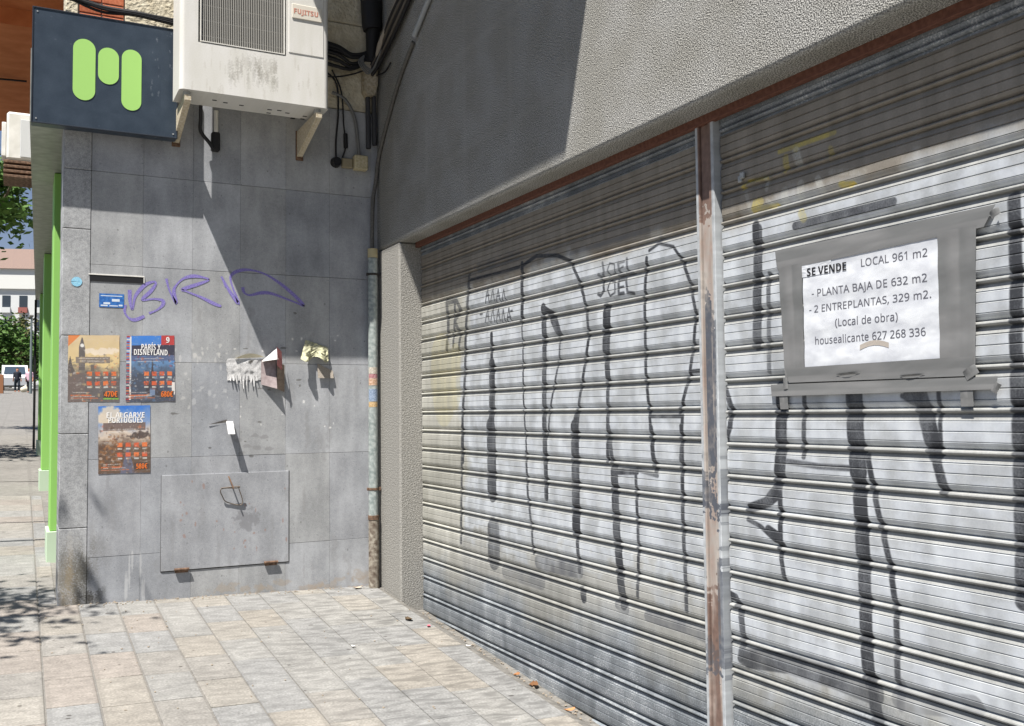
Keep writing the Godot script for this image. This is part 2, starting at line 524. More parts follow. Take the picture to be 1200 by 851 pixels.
# ---------------------------------------------------------------- ground
func ground():
	# picture of dust, cement smears and gum over the slabs: 3.6 m by 8.8 m
	var W := 720
	var H := 1760
	var n1 := bytes(W, H, 0.006, 31, 5)
	var n2 := bytes(W, H, 0.05, 32, 4)
	var n3 := bytes(W, H, 0.35, 33, 2)
	var n4 := bytes(W, H, 0.026, 34, 5, FastNoiseLite.TYPE_SIMPLEX_SMOOTH, 0.3)
	var joint := PackedFloat32Array()
	joint.resize(W)
	for x in W:
		var wx := x / 200.0 - 1.0
		var dj := 1.0
		for k in range(0, 11):
			dj = min(dj, abs(wx - 0.115 - 0.2145 * k))
		dj = min(dj, min(abs(wx + 0.315), abs(wx + 0.745)))
		joint[x] = dj
	var d := PackedByteArray()
	d.resize(W * H * 3)
	for y in H:
		for x in W:
			var i := y * W + x
			var big := n1[i] / 255.0
			var smear: float = clamp((n4[i] / 255.0 - 0.42 + (n2[i] - 128) * 0.0016) * 3.0, 0.0, 1.0)
			var edge: float = clamp(0.35 + (x / 200.0 - 1.6) * 0.5, 0.35, 1.0)
			var v := 0.88 + (n2[i] / 255.0 - 0.5) * 0.16 + (n3[i] / 255.0 - 0.5) * 0.26
			v *= 1.0 - 0.20 * edge * smear * (0.5 + n3[i] / 255.0)
			v += (big - 0.5) * 0.10
			# grime trodden along the joints, ragged
			var jw := 0.006 + 0.016 * n2[i] / 255.0 + 0.02 * (big - 0.4)
			if joint[x] < jw and big + 0.35 * n2[i] / 255.0 > 0.52 + 0.16 * edge:
				v = lerp(v, 0.74 + 0.1 * n3[i] / 255.0, 0.5)
			elif joint[x] < 0.005 and edge > 0.6 and n1[(i * 7) % (W * H)] > 40 and big > 0.45:
				v = lerp(v, 0.98, 0.4)
			var k := i * 3
			d[k] = int(clamp(v * 255, 0, 255))
			d[k + 1] = int(clamp(v * 253, 0, 255))
			d[k + 2] = int(clamp(v * 249, 0, 255))
	var img := Image.create_from_data(W, H, false, Image.FORMAT_RGB8, d)
	for i in 260:        # gum and drips
		var px := rng.randi_range(4, W - 5)
		var py := rng.randi_range(4, H - 5)
		var dk := rng.randf() < 0.75
		var c := Color(0.42, 0.40, 0.38) if dk else Color(0.97, 0.97, 0.96)
		var rr := rng.randf_range(0.7, 2.4)
		for yy in range(-3, 4):
			for xx in range(-3, 4):
				if xx * xx + yy * yy * 1.6 < rr * rr:
					img.set_pixel(px + xx, py + yy, img.get_pixel(px + xx, py + yy).lerp(c, 0.7))
	var dirt := ImageTexture.create_from_image(img)
	var hb := grain(512, 0.05, 35, Color(0, 0, 0), Color(1, 1, 1), 4)
	var tints := [rgb(161, 157, 150), rgb(157, 157, 155), rgb(160, 154, 148), rgb(153, 154, 154), rgb(162, 159, 153), rgb(157, 155, 151)]
	var slabs := []
	for t in tints:
		var m := mat(t, 0.9)
		m.albedo_texture = dirt
		m.texture_repeat = true
		slabs.append(m)
	var bed := mat(rgb(144, 142, 138), 0.95)
	bed.albedo_texture = dirt
	var u := Vector3(1 / 3.6, 0, 0)
	var v := Vector3(0, 0, 1 / 8.8)
	var o := Vector2(1.0 / 3.6, 10.6 / 8.8)
	var pave := structure("pavement")
	# mortar bed, a dense sheet near the camera
	var st := begin()
	map_uv(u, v, o)
	var xs := []
	for i in 13:
		xs.append(-3.2 + 0.42 * i)
	xs.append_array([2.0, 2.1, 2.2, 2.25, 2.3, 2.35, 2.4, 2.6])
	xs.sort()
	var zs := []
	for i in 45:
		zs.append(2.0 - 0.45 * i)
	for i in 60:
		zs.append(-18.0 - 2.0 * (i + 1))
	zs.append_array([-6.3, -6.29])
	zs.sort()
	for j in zs.size() - 1:
		for i in xs.size() - 1:
			var x0: float = xs[i]
			var x1: float = xs[i + 1]
			var z0: float = zs[j]
			var z1: float = zs[j + 1]
			if x1 - x0 < 0.001 or z1 - z0 < 0.001:
				continue
			var dz := 0.005 if z1 > -12.0 else 0.0
			face(st, [Vector3(x0, gy(x0, z0) - dz, z0), Vector3(x1, gy(x1, z0) - dz, z0), Vector3(x1, gy(x1, z1) - dz, z1), Vector3(x0, gy(x0, z1) - dz, z1)], Vector3(x0, -50, z0))
	obj("mortar_bed", st, bed, pave)
	# slabs in rows that run along the street
	var cols := []
	for k in 10:
		cols.append([0.115 + 0.2145 * k, 0.2145, -6.395, 0.385])
	cols.append([-0.315, 0.43, -11.2, 0.365])
	cols.append([-0.745, 0.43, -11.2, 0.365])
	cols.append([0.115, 0.102, -11.2, 0.37])
	var starts := [0.24, 0.30, 0.33, 0.10, 0.26, 0.05, 0.30, 0.12, 0.22, 0.34]
	for ci in cols.size():
		var c = cols[ci]
		var z: float = c[2]
		var first := true
		while z < -1.9:
			var l: float = c[3] * rng.randf_range(0.96, 1.04)
			if first:
				l = c[3] * rng.randf_range(0.4, 0.95) if ci >= 10 else starts[ci]
			first = false
			var z1 := z + l
			if ci == 12 and z1 > -6.42:
				break
			var g := 0.0042 if c[0] < 0.9 else 0.0022
			st = begin()
			var x0: float = c[0] + g
			var x1: float = c[0] + c[1] - g
			if ci == 9:
				x1 = 2.2
			var a := z + g
			var b := z1 - g
			var ch := 0.004
			if c[0] > 0.9:
				ch = 0.002
			var lift := [rng.randf_range(-0.0012, 0.0012), rng.randf_range(-0.0012, 0.0012), rng.randf_range(-0.0012, 0.0012), rng.randf_range(-0.0012, 0.0012)]
			var q := [Vector3(x0, gy(x0, a) + lift[0], a), Vector3(x1, gy(x1, a) + lift[1], a), Vector3(x1, gy(x1, b) + lift[2], b), Vector3(x0, gy(x0, b) + lift[3], b)]
			var mid: Vector3 = (q[0] + q[1] + q[2] + q[3]) / 4.0 - Vector3(0, 0.05, 0)
			var inner := []
			for p in q:
				inner.append(p + Vector3(ch if p.x < mid.x else -ch, 0, ch if p.z < mid.z else -ch))
			face(st, inner, mid)
			for i in 4:
				var n := (i + 1) % 4
				var da: Vector3 = q[i] - Vector3(0, 0.0022, 0)
				var db: Vector3 = q[n] - Vector3(0, 0.0022, 0)
				face(st, [inner[i], inner[n], db, da], mid)
				face(st, [da, db, db - Vector3(0, 0.03, 0), da - Vector3(0, 0.03, 0)], mid)
			var pick := rng.randi_range(0, 5)
			if c[0] > 0.9 and rng.randf() < 0.6:
				pick = [1, 3][rng.randi_range(0, 1)]
			obj("paving_slab", st, slabs[pick], pave)
			z = z1
	uv_on = false
	# carriageway out of the frame to the left, a kerb's height lower
	st = begin()
	for j in 40:
		var z0 := 4.0 - 4.0 * j
		var z1 := z0 - 4.0
		face(st, [Vector3(-13, gy(-3, z0) - 0.13, z0), Vector3(-3.34, gy(-3, z0) - 0.13, z0), Vector3(-3.34, gy(-3, z1) - 0.13, z1), Vector3(-13, gy(-3, z1) - 0.13, z1)], Vector3(-8, -50, z0))
	var road := obj("road", st, grainy(rgb(58, 58, 60), rgb(76, 76, 77), 0.05, 1.0, 36, 0.95))
	road.set_meta("kind", "structure")
	st = begin()
	for j in 40:
		var z0 := 4.0 - 4.0 * j
		var z1 := z0 - 4.0
		var k := []
		for i in 8:
			var zz := z1 if i & 4 == 0 else z0
			k.append(Vector3(-3.2 if i & 1 else -3.34, gy(-3, zz) + (0.0 if i & 2 else -0.3), zz))
		hexa(st, k)
	var kerb := obj("kerb", st, grainy(rgb(150, 148, 144), rgb(170, 168, 164), 0.05, 2.0, 37, 0.9))
	kerb.set_meta("kind", "structure")
	# one sheet to the horizon
	st = begin()
	var gp := [Vector2(60, -4.6), Vector2(0, -0.55), Vector2(-18, 0.6), Vector2(-110, 4.0), Vector2(-430, 4.0)]
	for i in 4:
		var a: Vector2 = gp[i]
		var b: Vector2 = gp[i + 1]
		face(st, [Vector3(-400, a.y, a.x), Vector3(400, a.y, a.x), Vector3(400, b.y, b.x), Vector3(-400, b.y, b.x)], Vector3(0, -90, a.x))
	var gs := obj("ground", st, grainy(rgb(120, 116, 108), rgb(140, 136, 128), 0.03, 0.3, 38, 0.95))
	gs.set_meta("kind", "structure")

# ---------------------------------------------------------------- plastered front with the shutters
func front_building():
	var b := thing("shop_building", "grey rough plastered building front above and beside the metal shutters", "building")
	# lintel band: swept profile with a rounded lower edge
	var prof := [Vector2(3.2, 2.762), Vector2(2.351, 2.762), Vector2(2.351, 2.75), Vector2(XF + 0.022, 2.75)]
	for i in 7:
		var a := PI / 2 * i / 6.0
		prof.append(Vector2(XF + 0.022 - 0.022 * sin(a), 2.772 - 0.022 * cos(a)))
	prof.append(Vector2(XF, 4.0))
	prof.append(Vector2(XF, 6.6))
	prof.append(Vector2(3.2, 6.6))
	var st := begin()
	var c := Vector3(2.7, 4.5, -2)
	for i in prof.size():
		var p: Vector2 = prof[i]
		var q: Vector2 = prof[(i + 1) % prof.size()]
		face(st, [Vector3(p.x, p.y, -6.9), Vector3(q.x, q.y, -6.9), Vector3(q.x, q.y, 3.0), Vector3(p.x, p.y, 3.0)], c)
	obj("lintel_wall", st, M.stucco, b)
	# pillar at the inner corner and the one out of the frame
	for zz in [[-6.7, -5.975], [-0.5, 3.0]]:
		st = begin()
		cbox(st, Vector3(XF + 0.002, -0.4, zz[0]), Vector3(3.2, 2.749, zz[1]), 0.012)
		obj("pillar", st, M.pillar, b)
	# red lead steel angle under the lintel
	st = begin()
	cbox(st, Vector3(2.352, 2.716, -5.97), Vector3(2.380, 2.76, -0.51), 0.003)
	obj("steel_beam", st, grainy(rgb(90, 58, 46), rgb(112, 74, 60), 0.03, 5.0, 41, 0.8), b)
	# dark room behind the shutters
	st = begin()
	box(st, Vector3(2.46, -0.4, -5.974), Vector3(3.1, 2.748, -0.501))
	obj("inner_wall", st, M.pillar, b)
	# the balcony over the inner corner, out of the frame: its slab casts the shade on the plaster
	var bal := thing("balcony", "concrete balcony slab above the plastered front, out of the picture", "balcony")
	st = begin()
	var bk := []
	for i in 8:
		var zz := -2.95 if i & 4 else -6.39
		bk.append(Vector3(XF - 0.004 if i & 1 else (1.2 if i & 4 else 1.172), 5.62 if i & 2 else 5.40, zz))
	hexa(st, bk)
	obj("slab", st, M.pillar, bal)
	st = begin()
	cbox(st, Vector3(1.2, 5.624, -6.39), Vector3(1.3, 6.4, -2.95), 0.01)
	cbox(st, Vector3(1.304, 5.624, -3.05), Vector3(XF - 0.004, 6.4, -2.95), 0.01)
	obj("parapet", st, M.pillar, bal)

# ---------------------------------------------------------------- roller shutters
func paint_stroke(a: PackedFloat32Array, W: int, H: int, pts: Array, r: float, alpha: float):
	# a sprayed line: distance to the polyline, soft rim
	var soft := 1.05
	for s in range(0, pts.size() - 1):
		var p: Vector2 = pts[s]
		var q: Vector2 = pts[s + 1]
		var x0: int = max(0, int(min(p.x, q.x) - r - 3))
		var x1: int = min(W - 1, int(max(p.x, q.x) + r + 3))
		var y0: int = max(0, int(min(p.y, q.y) - r - 3))
		var y1: int = min(H - 1, int(max(p.y, q.y) + r + 3))
		var dv := q - p
		var l2: float = max(dv.length_squared(), 1e-6)
		for y in range(y0, y1 + 1):
			for x in range(x0, x1 + 1):
				var t: float = clamp(((x - p.x) * dv.x + (y - p.y) * dv.y) / l2, 0.0, 1.0)
				var ex := x - p.x - dv.x * t
				var ey := y - p.y - dv.y * t
				var dd := sqrt(ex * ex + ey * ey)
				var k: float = clamp((r + soft - dd) / (2.0 * soft), 0.0, 1.0) * alpha
				var i := y * W + x
				if k > a[i]:
					a[i] = k

func shutter_picture() -> ImageTexture:
	# paint and grime over both shutters and the post: 5.12 m by 2.56 m, 400 pixels a metre
	var W := 2048
	var H := 1024
	var layers := []
	for c in 4:
		var a := PackedFloat32Array()
		a.resize(W * H)
		layers.append(a)
	for s in shutter_strokes:
		var pts := []
		var f: Array = s[3]
		for i in range(0, f.size(), 2):
			pts.append(Vector2((f[i] + 6.05) * 400.0, (2.66 - f[i + 1]) * 400.0))
		paint_stroke(layers[s[0]], W, H, pts, max(1.9, s[1] * 222.0), s[2])
	var n1 := bytes(W, H, 0.004, 51, 5)
	var n2 := bytes(W, H, 0.03, 52, 4, FastNoiseLite.TYPE_SIMPLEX_SMOOTH, 6.0)
	var n3 := bytes(W, H, 0.30, 53, 2)
	var n4 := bytes(W, H, 0.015, 54, 5)
	var K: PackedFloat32Array = layers[0]
	var Y: PackedFloat32Array = layers[1]
	var P: PackedFloat32Array = layers[2]
	var G: PackedFloat32Array = layers[3]
	var d := PackedByteArray()
	d.resize(W * H * 3)
	for y in H:
		var wy := 2.66 - y / 400.0
		for x in W:
			var i := y * W + x
			var wz := x / 400.0 - 6.05
			var a := n1[i] / 255.0 - 0.5
			var b := n2[i] / 255.0 - 0.5
			var g := n3[i] / 255.0 - 0.5
			var c := n4[i] / 255.0 - 0.5
			# bare galvanised sheet
			var v := 150.0 + a * 34 + b * 22 + g * 22
			var R := v
			var Gc := v
			var B := v - 5.0
			# greyer zinc and splashed grime on the lowest slats
			var zinc: float = clamp((0.66 - wy + a * 0.3) * 6.0, 0.0, 1.0)
			R += (-26.0 + g * 30 + c * 30) * zinc
			Gc += (-21.0 + g * 30 + c * 30) * zinc
			B += (-12.0 + g * 30 + c * 30) * zinc
			# older slats at the top, browner
			var top: float = clamp((wy - 2.30 + a * 0.10 + c * 0.06) * 14.0, 0.0, 1.0)
			R += (132.0 + b * 22 + g * 14 - R) * top
			Gc += (126.0 + b * 22 + g * 14 - Gc) * top
			B += (116.0 + b * 22 + g * 14 - B) * top
			# pale wash rolled over older tags
			var left: float = clamp((wz + 5.33 + a * 0.25) * 18.0, 0.0, 1.0)
			var low := 0.80 if wz < -2.93 else 0.62
			var wash: float = clamp((wy - low - c * 0.25 - a * 0.2) * 9.0, 0.0, 1.0) * (1.0 - top) * left
			wash *= 0.66 + 0.34 * clamp(0.6 + c * 3.0, 0.0, 1.0)
			# the roller rode over the flats and missed the bead and the shoulder below it
			var ph := fposmod((1.611 if wz < -2.93 else 1.593) - wy + 0.009, 0.1207) / 0.1207
			var missed := ph < 0.30
			var ridge: float = max(0.0, 1.0 - min(abs(ph - 0.340), min(abs(ph - 0.590), abs(ph - 0.838))) / 0.016)
			if missed:
				wash *= 0.22
			wash *= 1.0 - 0.6 * ridge
			R += (187.0 + b * 20 + c * 26 + g * 8 - R) * wash
			Gc += (192.0 + b * 20 + c * 24 + g * 8 - Gc) * wash
			B += (197.0 + b * 18 + c * 20 + g * 8 - B) * wash
			# dusty beige at the inner edge
			var be: float = (1.0 - left) * (1.0 - top) * clamp((wy - 0.55) * 3.0, 0.0, 1.0)
			R += 22.0 * be
			Gc += 21.0 * be
			B += 17.0 * be
			# splashes low down
			if wy < 0.62:
				var sp: float = clamp((g + a * 0.5 - 0.16) * 9.0, 0.0, 1.0) * clamp((0.62 - wy) * 6.0, 0.0, 1.0) * clamp(0.5 + c * 4.0, 0.0, 1.0)
				R += (206.0 - R) * sp * 0.7
				Gc += (208.0 - Gc) * sp * 0.7
				B += (206.0 - B) * sp * 0.7
			var w := K[i]
			if w > 0.0:
				w = w * (1.08 + 0.7 * b + 0.5 * g + 0.5 * c)
				if missed:
					w *= 0.8
				w *= 1.0 - 0.55 * ridge
				w = clamp(w, 0.0, 1.0)
				R += (58.0 - R) * w
				Gc += (60.0 - Gc) * w
				B += (64.0 - B) * w
			w = G[i]
			if w > 0.0:
				w = clamp(w * (1.0 + b * 1.2 + g * 0.6 + c * 1.2), 0.0, 1.0)
				R += (92.0 - R) * w
				Gc += (94.0 - Gc) * w
				B += (98.0 - B) * w
			w = Y[i]
			if w > 0.0:
				w = clamp(w * (1.0 + b + g), 0.0, 1.0)
				R += (190.0 - R) * w
				Gc += (172.0 - Gc) * w
				B += (84.0 - B) * w
			w = P[i]
			if w > 0.0:
				w = clamp(w * (1.0 + b + g), 0.0, 1.0)
				R += (196.0 - R) * w
				Gc += (198.0 - Gc) * w
				B += (190.0 - B) * w
			d[i * 3] = int(clamp(R, 0, 255))
			d[i * 3 + 1] = int(clamp(Gc, 0, 255))
			d[i * 3 + 2] = int(clamp(B, 0, 255))
	return tex(W, H, d)

const SLAT := [[-0.075, -9.0], [-0.058, -3.0], [-0.050, 4.5], [-0.028, 9.0], [0.003, 10.2], [0.034, 8.0], [0.055, 1.5], [0.062, -7.0], [0.098, -7.0], [0.104, -1.5],
	[0.236, 5.6], [0.241, 2.0], [0.250, 2.0], [0.277, 6.6], [0.486, 6.4], [0.491, 2.6], [0.500, 2.6], [0.527, 6.8], [0.738, 6.4], [0.743, 3.0], [0.750, 3.0], [0.770, 6.4],
	[0.815, 4.6], [0.858, 1.6], [0.892, -3.0], [0.926, -9.5]]

func shutters():
	var paint := mat(Color.WHITE, 0.62)
	paint.albedo_texture = shutter_picture()
	paint.metallic = 0.1
	map_uv(Vector3(0, 0, 1 / 5.12), Vector3(0, -1 / 2.56, 0), Vector2(6.05 / 5.12, 2.66 / 2.56))
	var spec := [["grey slatted roller shutter with tall black tag beside the cement pillar", -5.970, -2.992, 1.611, 0.1207],
		["grey slatted roller shutter behind the taped sale notice", -2.868, -0.505, 1.593, 0.1207]]
	for s in spec:
		var t := thing("roller_shutter", s[0], "shutter", Vector3.ZERO, "roller shutters of the closed shop")
		var z0: float = s[1]
		var z1: float = s[2]
		for k in range(-11, 11):
			var yc: float = s[3] + s[4] * k
			var st := begin()
			var segs := 6
			var off := rng.randf_range(-0.0012, 0.0012)
			var bow := []
			for i in segs + 1:
				bow.append(rng.randf_range(-0.0013, 0.0013) * (2.2 if rng.randf() < 0.18 else 1.0))
			for i in segs:
				var za: float = lerp(z0, z1, float(i) / segs)
				var zb: float = lerp(z0, z1, float(i + 1) / segs)
				for j in SLAT.size() - 1:
					var a = SLAT[j]
					var b = SLAT[j + 1]
					var ya: float = yc - a[0] * s[4]
					var yb: float = yc - b[0] * s[4]
					if ya > 2.76:
						continue
					var xa: float = XS - a[1] * 0.001 + off
					var xb: float = XS - b[1] * 0.001 + off
					face(st, [Vector3(xa + bow[i], ya, za), Vector3(xa + bow[i + 1], ya, zb), Vector3(xb + bow[i + 1], yb, zb), Vector3(xb + bow[i], yb, za)], Vector3(XS + 0.05, (ya + yb) / 2, (za + zb) / 2))
			obj("slat", st, paint, t)
		var yb0: float = s[3] - s[4] * 11.93
		var sb := begin()
		cbox(sb, Vector3(XS - 0.012, -0.3, z0), Vector3(XS + 0.02, yb0 - 0.004, z1), 0.003)
		obj("bottom_rail", sb, grainy(rgb(122, 130, 136), rgb(156, 162, 166), 0.02, 4.0, 55, 0.6, 0.1), t)
	uv_on = false
	# the guide post between them
	var PW := 44
	var PH := 1040
	var n2 := bytes(PW, PH, 0.06, 61, 4)
	var n3 := bytes(PW, PH, 0.03, 62, 4, FastNoiseLite.TYPE_SIMPLEX_SMOOTH, 5.0)
	var img := Image.create(PW, PH, false, Image.FORMAT_RGB8)
	var rust := Color8(118, 97, 87)
	var pale := Color8(172, 164, 156)
	var spray := Color8(76, 80, 88)
	for y in PH:
		for x in PW:
			var n := n2[y * PW + x] / 255.0 - 0.5
			var s3 := n3[y * PW + x] / 255.0 - 0.5
			var wy := 2.75 - y / 400.0 + n * 0.16
			var f := x / float(PW)
			var c := rust
			if wy < 2.36 and wy > 0.92:
				c = pale.lerp(rust, clamp(0.12 + s3 * 1.1 + n * 0.5, 0.0, 0.5))
			elif wy <= 0.92:
				c = rust.lerp(pale, clamp(s3 * 1.8 + 0.25, 0.0, 0.8))
			c = c.lerp(Color8(168, 172, 174), clamp((abs(f - 0.5) - 0.33) * 20.0, 0.0, 1.0))
			var dark := 0.0
			if wy < 2.05 and wy > 1.36 and f > 0.25 and f < 0.62 + s3 * 0.3:
				dark = 0.8
			if wy < 1.95 and wy > 1.34 and f > 0.75 - (1.95 - wy) * 0.3 and f < 0.95 - (1.95 - wy) * 0.2:
				dark = 0.7
			if abs(wy - 1.26 + (f - 0.5) * 0.10) < 0.05 + (0.5 - f) * 0.05:
				dark = 0.75
			if wy < 1.04 and wy > 0.62 and f > 0.72:
				dark = 0.6
			if abs(wy - 0.66) < 0.045:
				dark = 0.55
			c = c.lerp(spray, clamp(dark * (1.0 + n * 1.2 + s3), 0.0, 0.95))
			var v := 1.0 + n * 0.2 + s3 * 0.12
			img.set_pixel(x, y, Color(c.r * v, c.g * v, c.b * v))
	var pm := mat(Color.WHITE, 0.7)
	pm.albedo_texture = ImageTexture.create_from_image(img)
	map_uv(Vector3(0, 0, 1 / 0.11), Vector3(0, -1 / 2.6, 0), Vector2(2.985 / 0.11, 2.75 / 2.6))
	var p := thing("guide_post", "narrow rusty steel guide post between the two shutters", "post")
	for g in [["channel", -2.985, -2.962, 2.362], ["web", -2.960, -2.908, 2.372], ["channel", -2.906, -2.875, 2.362]]:
		var st := begin()
		cbox(st, Vector3(g[3], 0.0, g[1]), Vector3(2.43, 2.735, g[2]), 0.003)
		obj(g[0], st, pm, p)
	uv_on = false
	# bent padlock tab on an upper slat
	var tab := begin()
	cbox(tab, Vector3(2.382, 2.452, -2.762), Vector3(2.392, 2.478, -2.742), 0.003)
	cbox(tab, Vector3(2.376, 2.462, -2.744), Vector3(2.388, 2.486, -2.724), 0.003)
	tag(obj("metal_tab", tab, M.galv), "small bent metal tab on the upper slats beside the guide post", "tab")

# ---------------------------------------------------------------- the tiled wall of the corner building
func blob(img: Image, cx: float, cy: float, rx: float, ry: float, c: Color, a: float, n: FastNoiseLite, rough := 0.6):
	for y in range(max(0, int(cy - ry * 1.6)), min(img.get_height(), int(cy + ry * 1.6) + 1)):
		for x in range(max(0, int(cx - rx * 1.6)), min(img.get_width(), int(cx + rx * 1.6) + 1)):
			var q := Vector2((x - cx) / rx, (y - cy) / ry).length() + n.get_noise_2d(x * 2.0, y * 2.0) * rough
			var k: float = clamp((1.0 - q) * 3.0, 0.0, 1.0) * a
			if k > 0.0:
				img.set_pixel(x, y, img.get_pixel(x, y).lerp(c, k))

func wall_picture() -> ImageTexture:
	# 2.1 m by 3.5 m from (0.2, 0.3), 320 pixels a metre
	var W := 672
	var H := 1120
	var n1 := bytes(W, H, 0.008, 71, 5)
	var n2 := bytes(W, H, 0.03, 72, 4, FastNoiseLite.TYPE_SIMPLEX_SMOOTH, 5.0)
	var n3 := bytes(W, H, 0.4, 73, 2)
	var n4 := bytes(W, H, 0.09, 74, 3)
	var d := PackedByteArray()
	d.resize(W * H * 3)
	for i in W * H:
		var x := i % W
		var v := 160.0 + (n1[i] - 128) * 0.12 + (n2[i] - 128) * 0.07 + (n3[i] - 128) * 0.10
		if x < 56:
			v += 4.0 + (n3[i] - 128) * 0.12 + (n4[i] - 128) * 0.08
		if n4[i] > 214:
			v -= 22
		v += (n4[i] - 128) * 0.05
		d[i * 3] = int(v)
		d[i * 3 + 1] = int(v + 2.0)
		d[i * 3 + 2] = int(v + 4.5)
	var img := Image.create_from_data(W, H, false, Image.FORMAT_RGB8, d)
	var nz := noise(0.03, 75, 4)
	var px := func(x): return (x - 0.2) * 320.0
	var py := func(y): return (3.8 - y) * 320.0
	# dirt at the foot of the corner, dried streaks
	var nf := noise(0.12, 176, 4)
	for i in 90:
		blob(img, px.call(0.32 + rng.randfn() * 0.06), py.call(0.66 + rng.randfn() * 0.13), rng.randf_range(4, 14), rng.randf_range(14, 40), Color8(92, 88, 78), 0.075, nf, 0.7)
	for i in 30:
		blob(img, px.call(0.275 + rng.randfn() * 0.025), py.call(0.58 + rng.randfn() * 0.09), rng.randf_range(4, 9), rng.randf_range(14, 34), Color8(158, 140, 110), 0.10, nf, 0.7)
	for i in 40:
		blob(img, px.call(0.38 + rng.randfn() * 0.07), py.call(0.475 + absf(rng.randfn()) * 0.035), rng.randf_range(3, 9), rng.randf_range(5, 18), Color8(66, 64, 60), 0.16, nf, 0.7)
	for i in 40:
		var x: float = px.call(rng.randf_range(0.4, 2.2))
		blob(img, x, py.call(rng.randf_range(0.5, 2.4)), rng.randf_range(2, 9), rng.randf_range(12, 60), Color8(140, 140, 140), 0.3, nz, 0.9)
	for i in 7:     # pale runs
		blob(img, px.call(0.62 + rng.randf_range(-0.05, 0.10)), py.call(rng.randf_range(0.5, 0.72)), 2.2, rng.randf_range(20, 46), Color8(205, 205, 203), 0.6, nz, 0.5)
	# what is left of torn bills: paste and paper crumbs
	for i in 46:
		blob(img, px.call(rng.randf_range(0.86, 1.2)), py.call(rng.randf_range(1.66, 2.06)), rng.randf_range(1, 4), rng.randf_range(1.5, 7), Color8(206, 205, 203), 0.5, nz, 1.3)
	for i in 30:
		blob(img, px.call(rng.randf_range(1.2, 1.95)), py.call(rng.randf_range(1.5, 2.15)), rng.randf_range(1, 3), rng.randf_range(1, 3.4), Color8(222, 221, 218), 0.8, nz, 1.1)
	for i in 16:
		blob(img, px.call(rng.randf_range(0.3, 1.7)), py.call(rng.randf_range(1.2, 2.4)), rng.randf_range(2, 8), rng.randf_range(1, 2.5), Color8(96, 95, 93), 0.7, nz, 1.1)
	for i in 26:
		blob(img, px.call(rng.randf_range(0.85, 1.6)), py.call(rng.randf_range(0.65, 1.2)), rng.randf_range(1, 3), rng.randf_range(1.5, 6), Color8(152, 112, 98), 0.45, nz, 1.1)
	blob(img, px.call(1.33), py.call(0.92), 26, 22, Color8(120, 120, 122), 0.5, nz, 0.9)
	for i in 90:    # pits in the stone
		blob(img, rng.randf_range(4, W - 4), rng.randf_range(4, H - 4), rng.randf_range(0.8, 2.0), rng.randf_range(0.8, 3.0), Color8(112, 112, 112), 0.6, nz, 0.6)
	# an old rubbed-out tag
	for q in [[1.27, 1.44], [1.33, 1.40], [1.30, 1.36], [1.38, 1.47], [1.44, 1.46], [1.40, 1.39], [1.47, 1.38]]:
		blob(img, px.call(q[0]), py.call(q[1]), 10, 5, Color8(132, 132, 134), 0.55, nz, 0.6)
	for i in 18:    # dust splashed at the foot
		blob(img, px.call(rng.randf_range(1.2, 2.2)), py.call(rng.randf_range(0.38, 0.50)), rng.randf_range(10, 30), rng.randf_range(5, 12), Color8(160, 148, 134), 0.45, nz, 0.9)
	return ImageTexture.create_from_image(img)

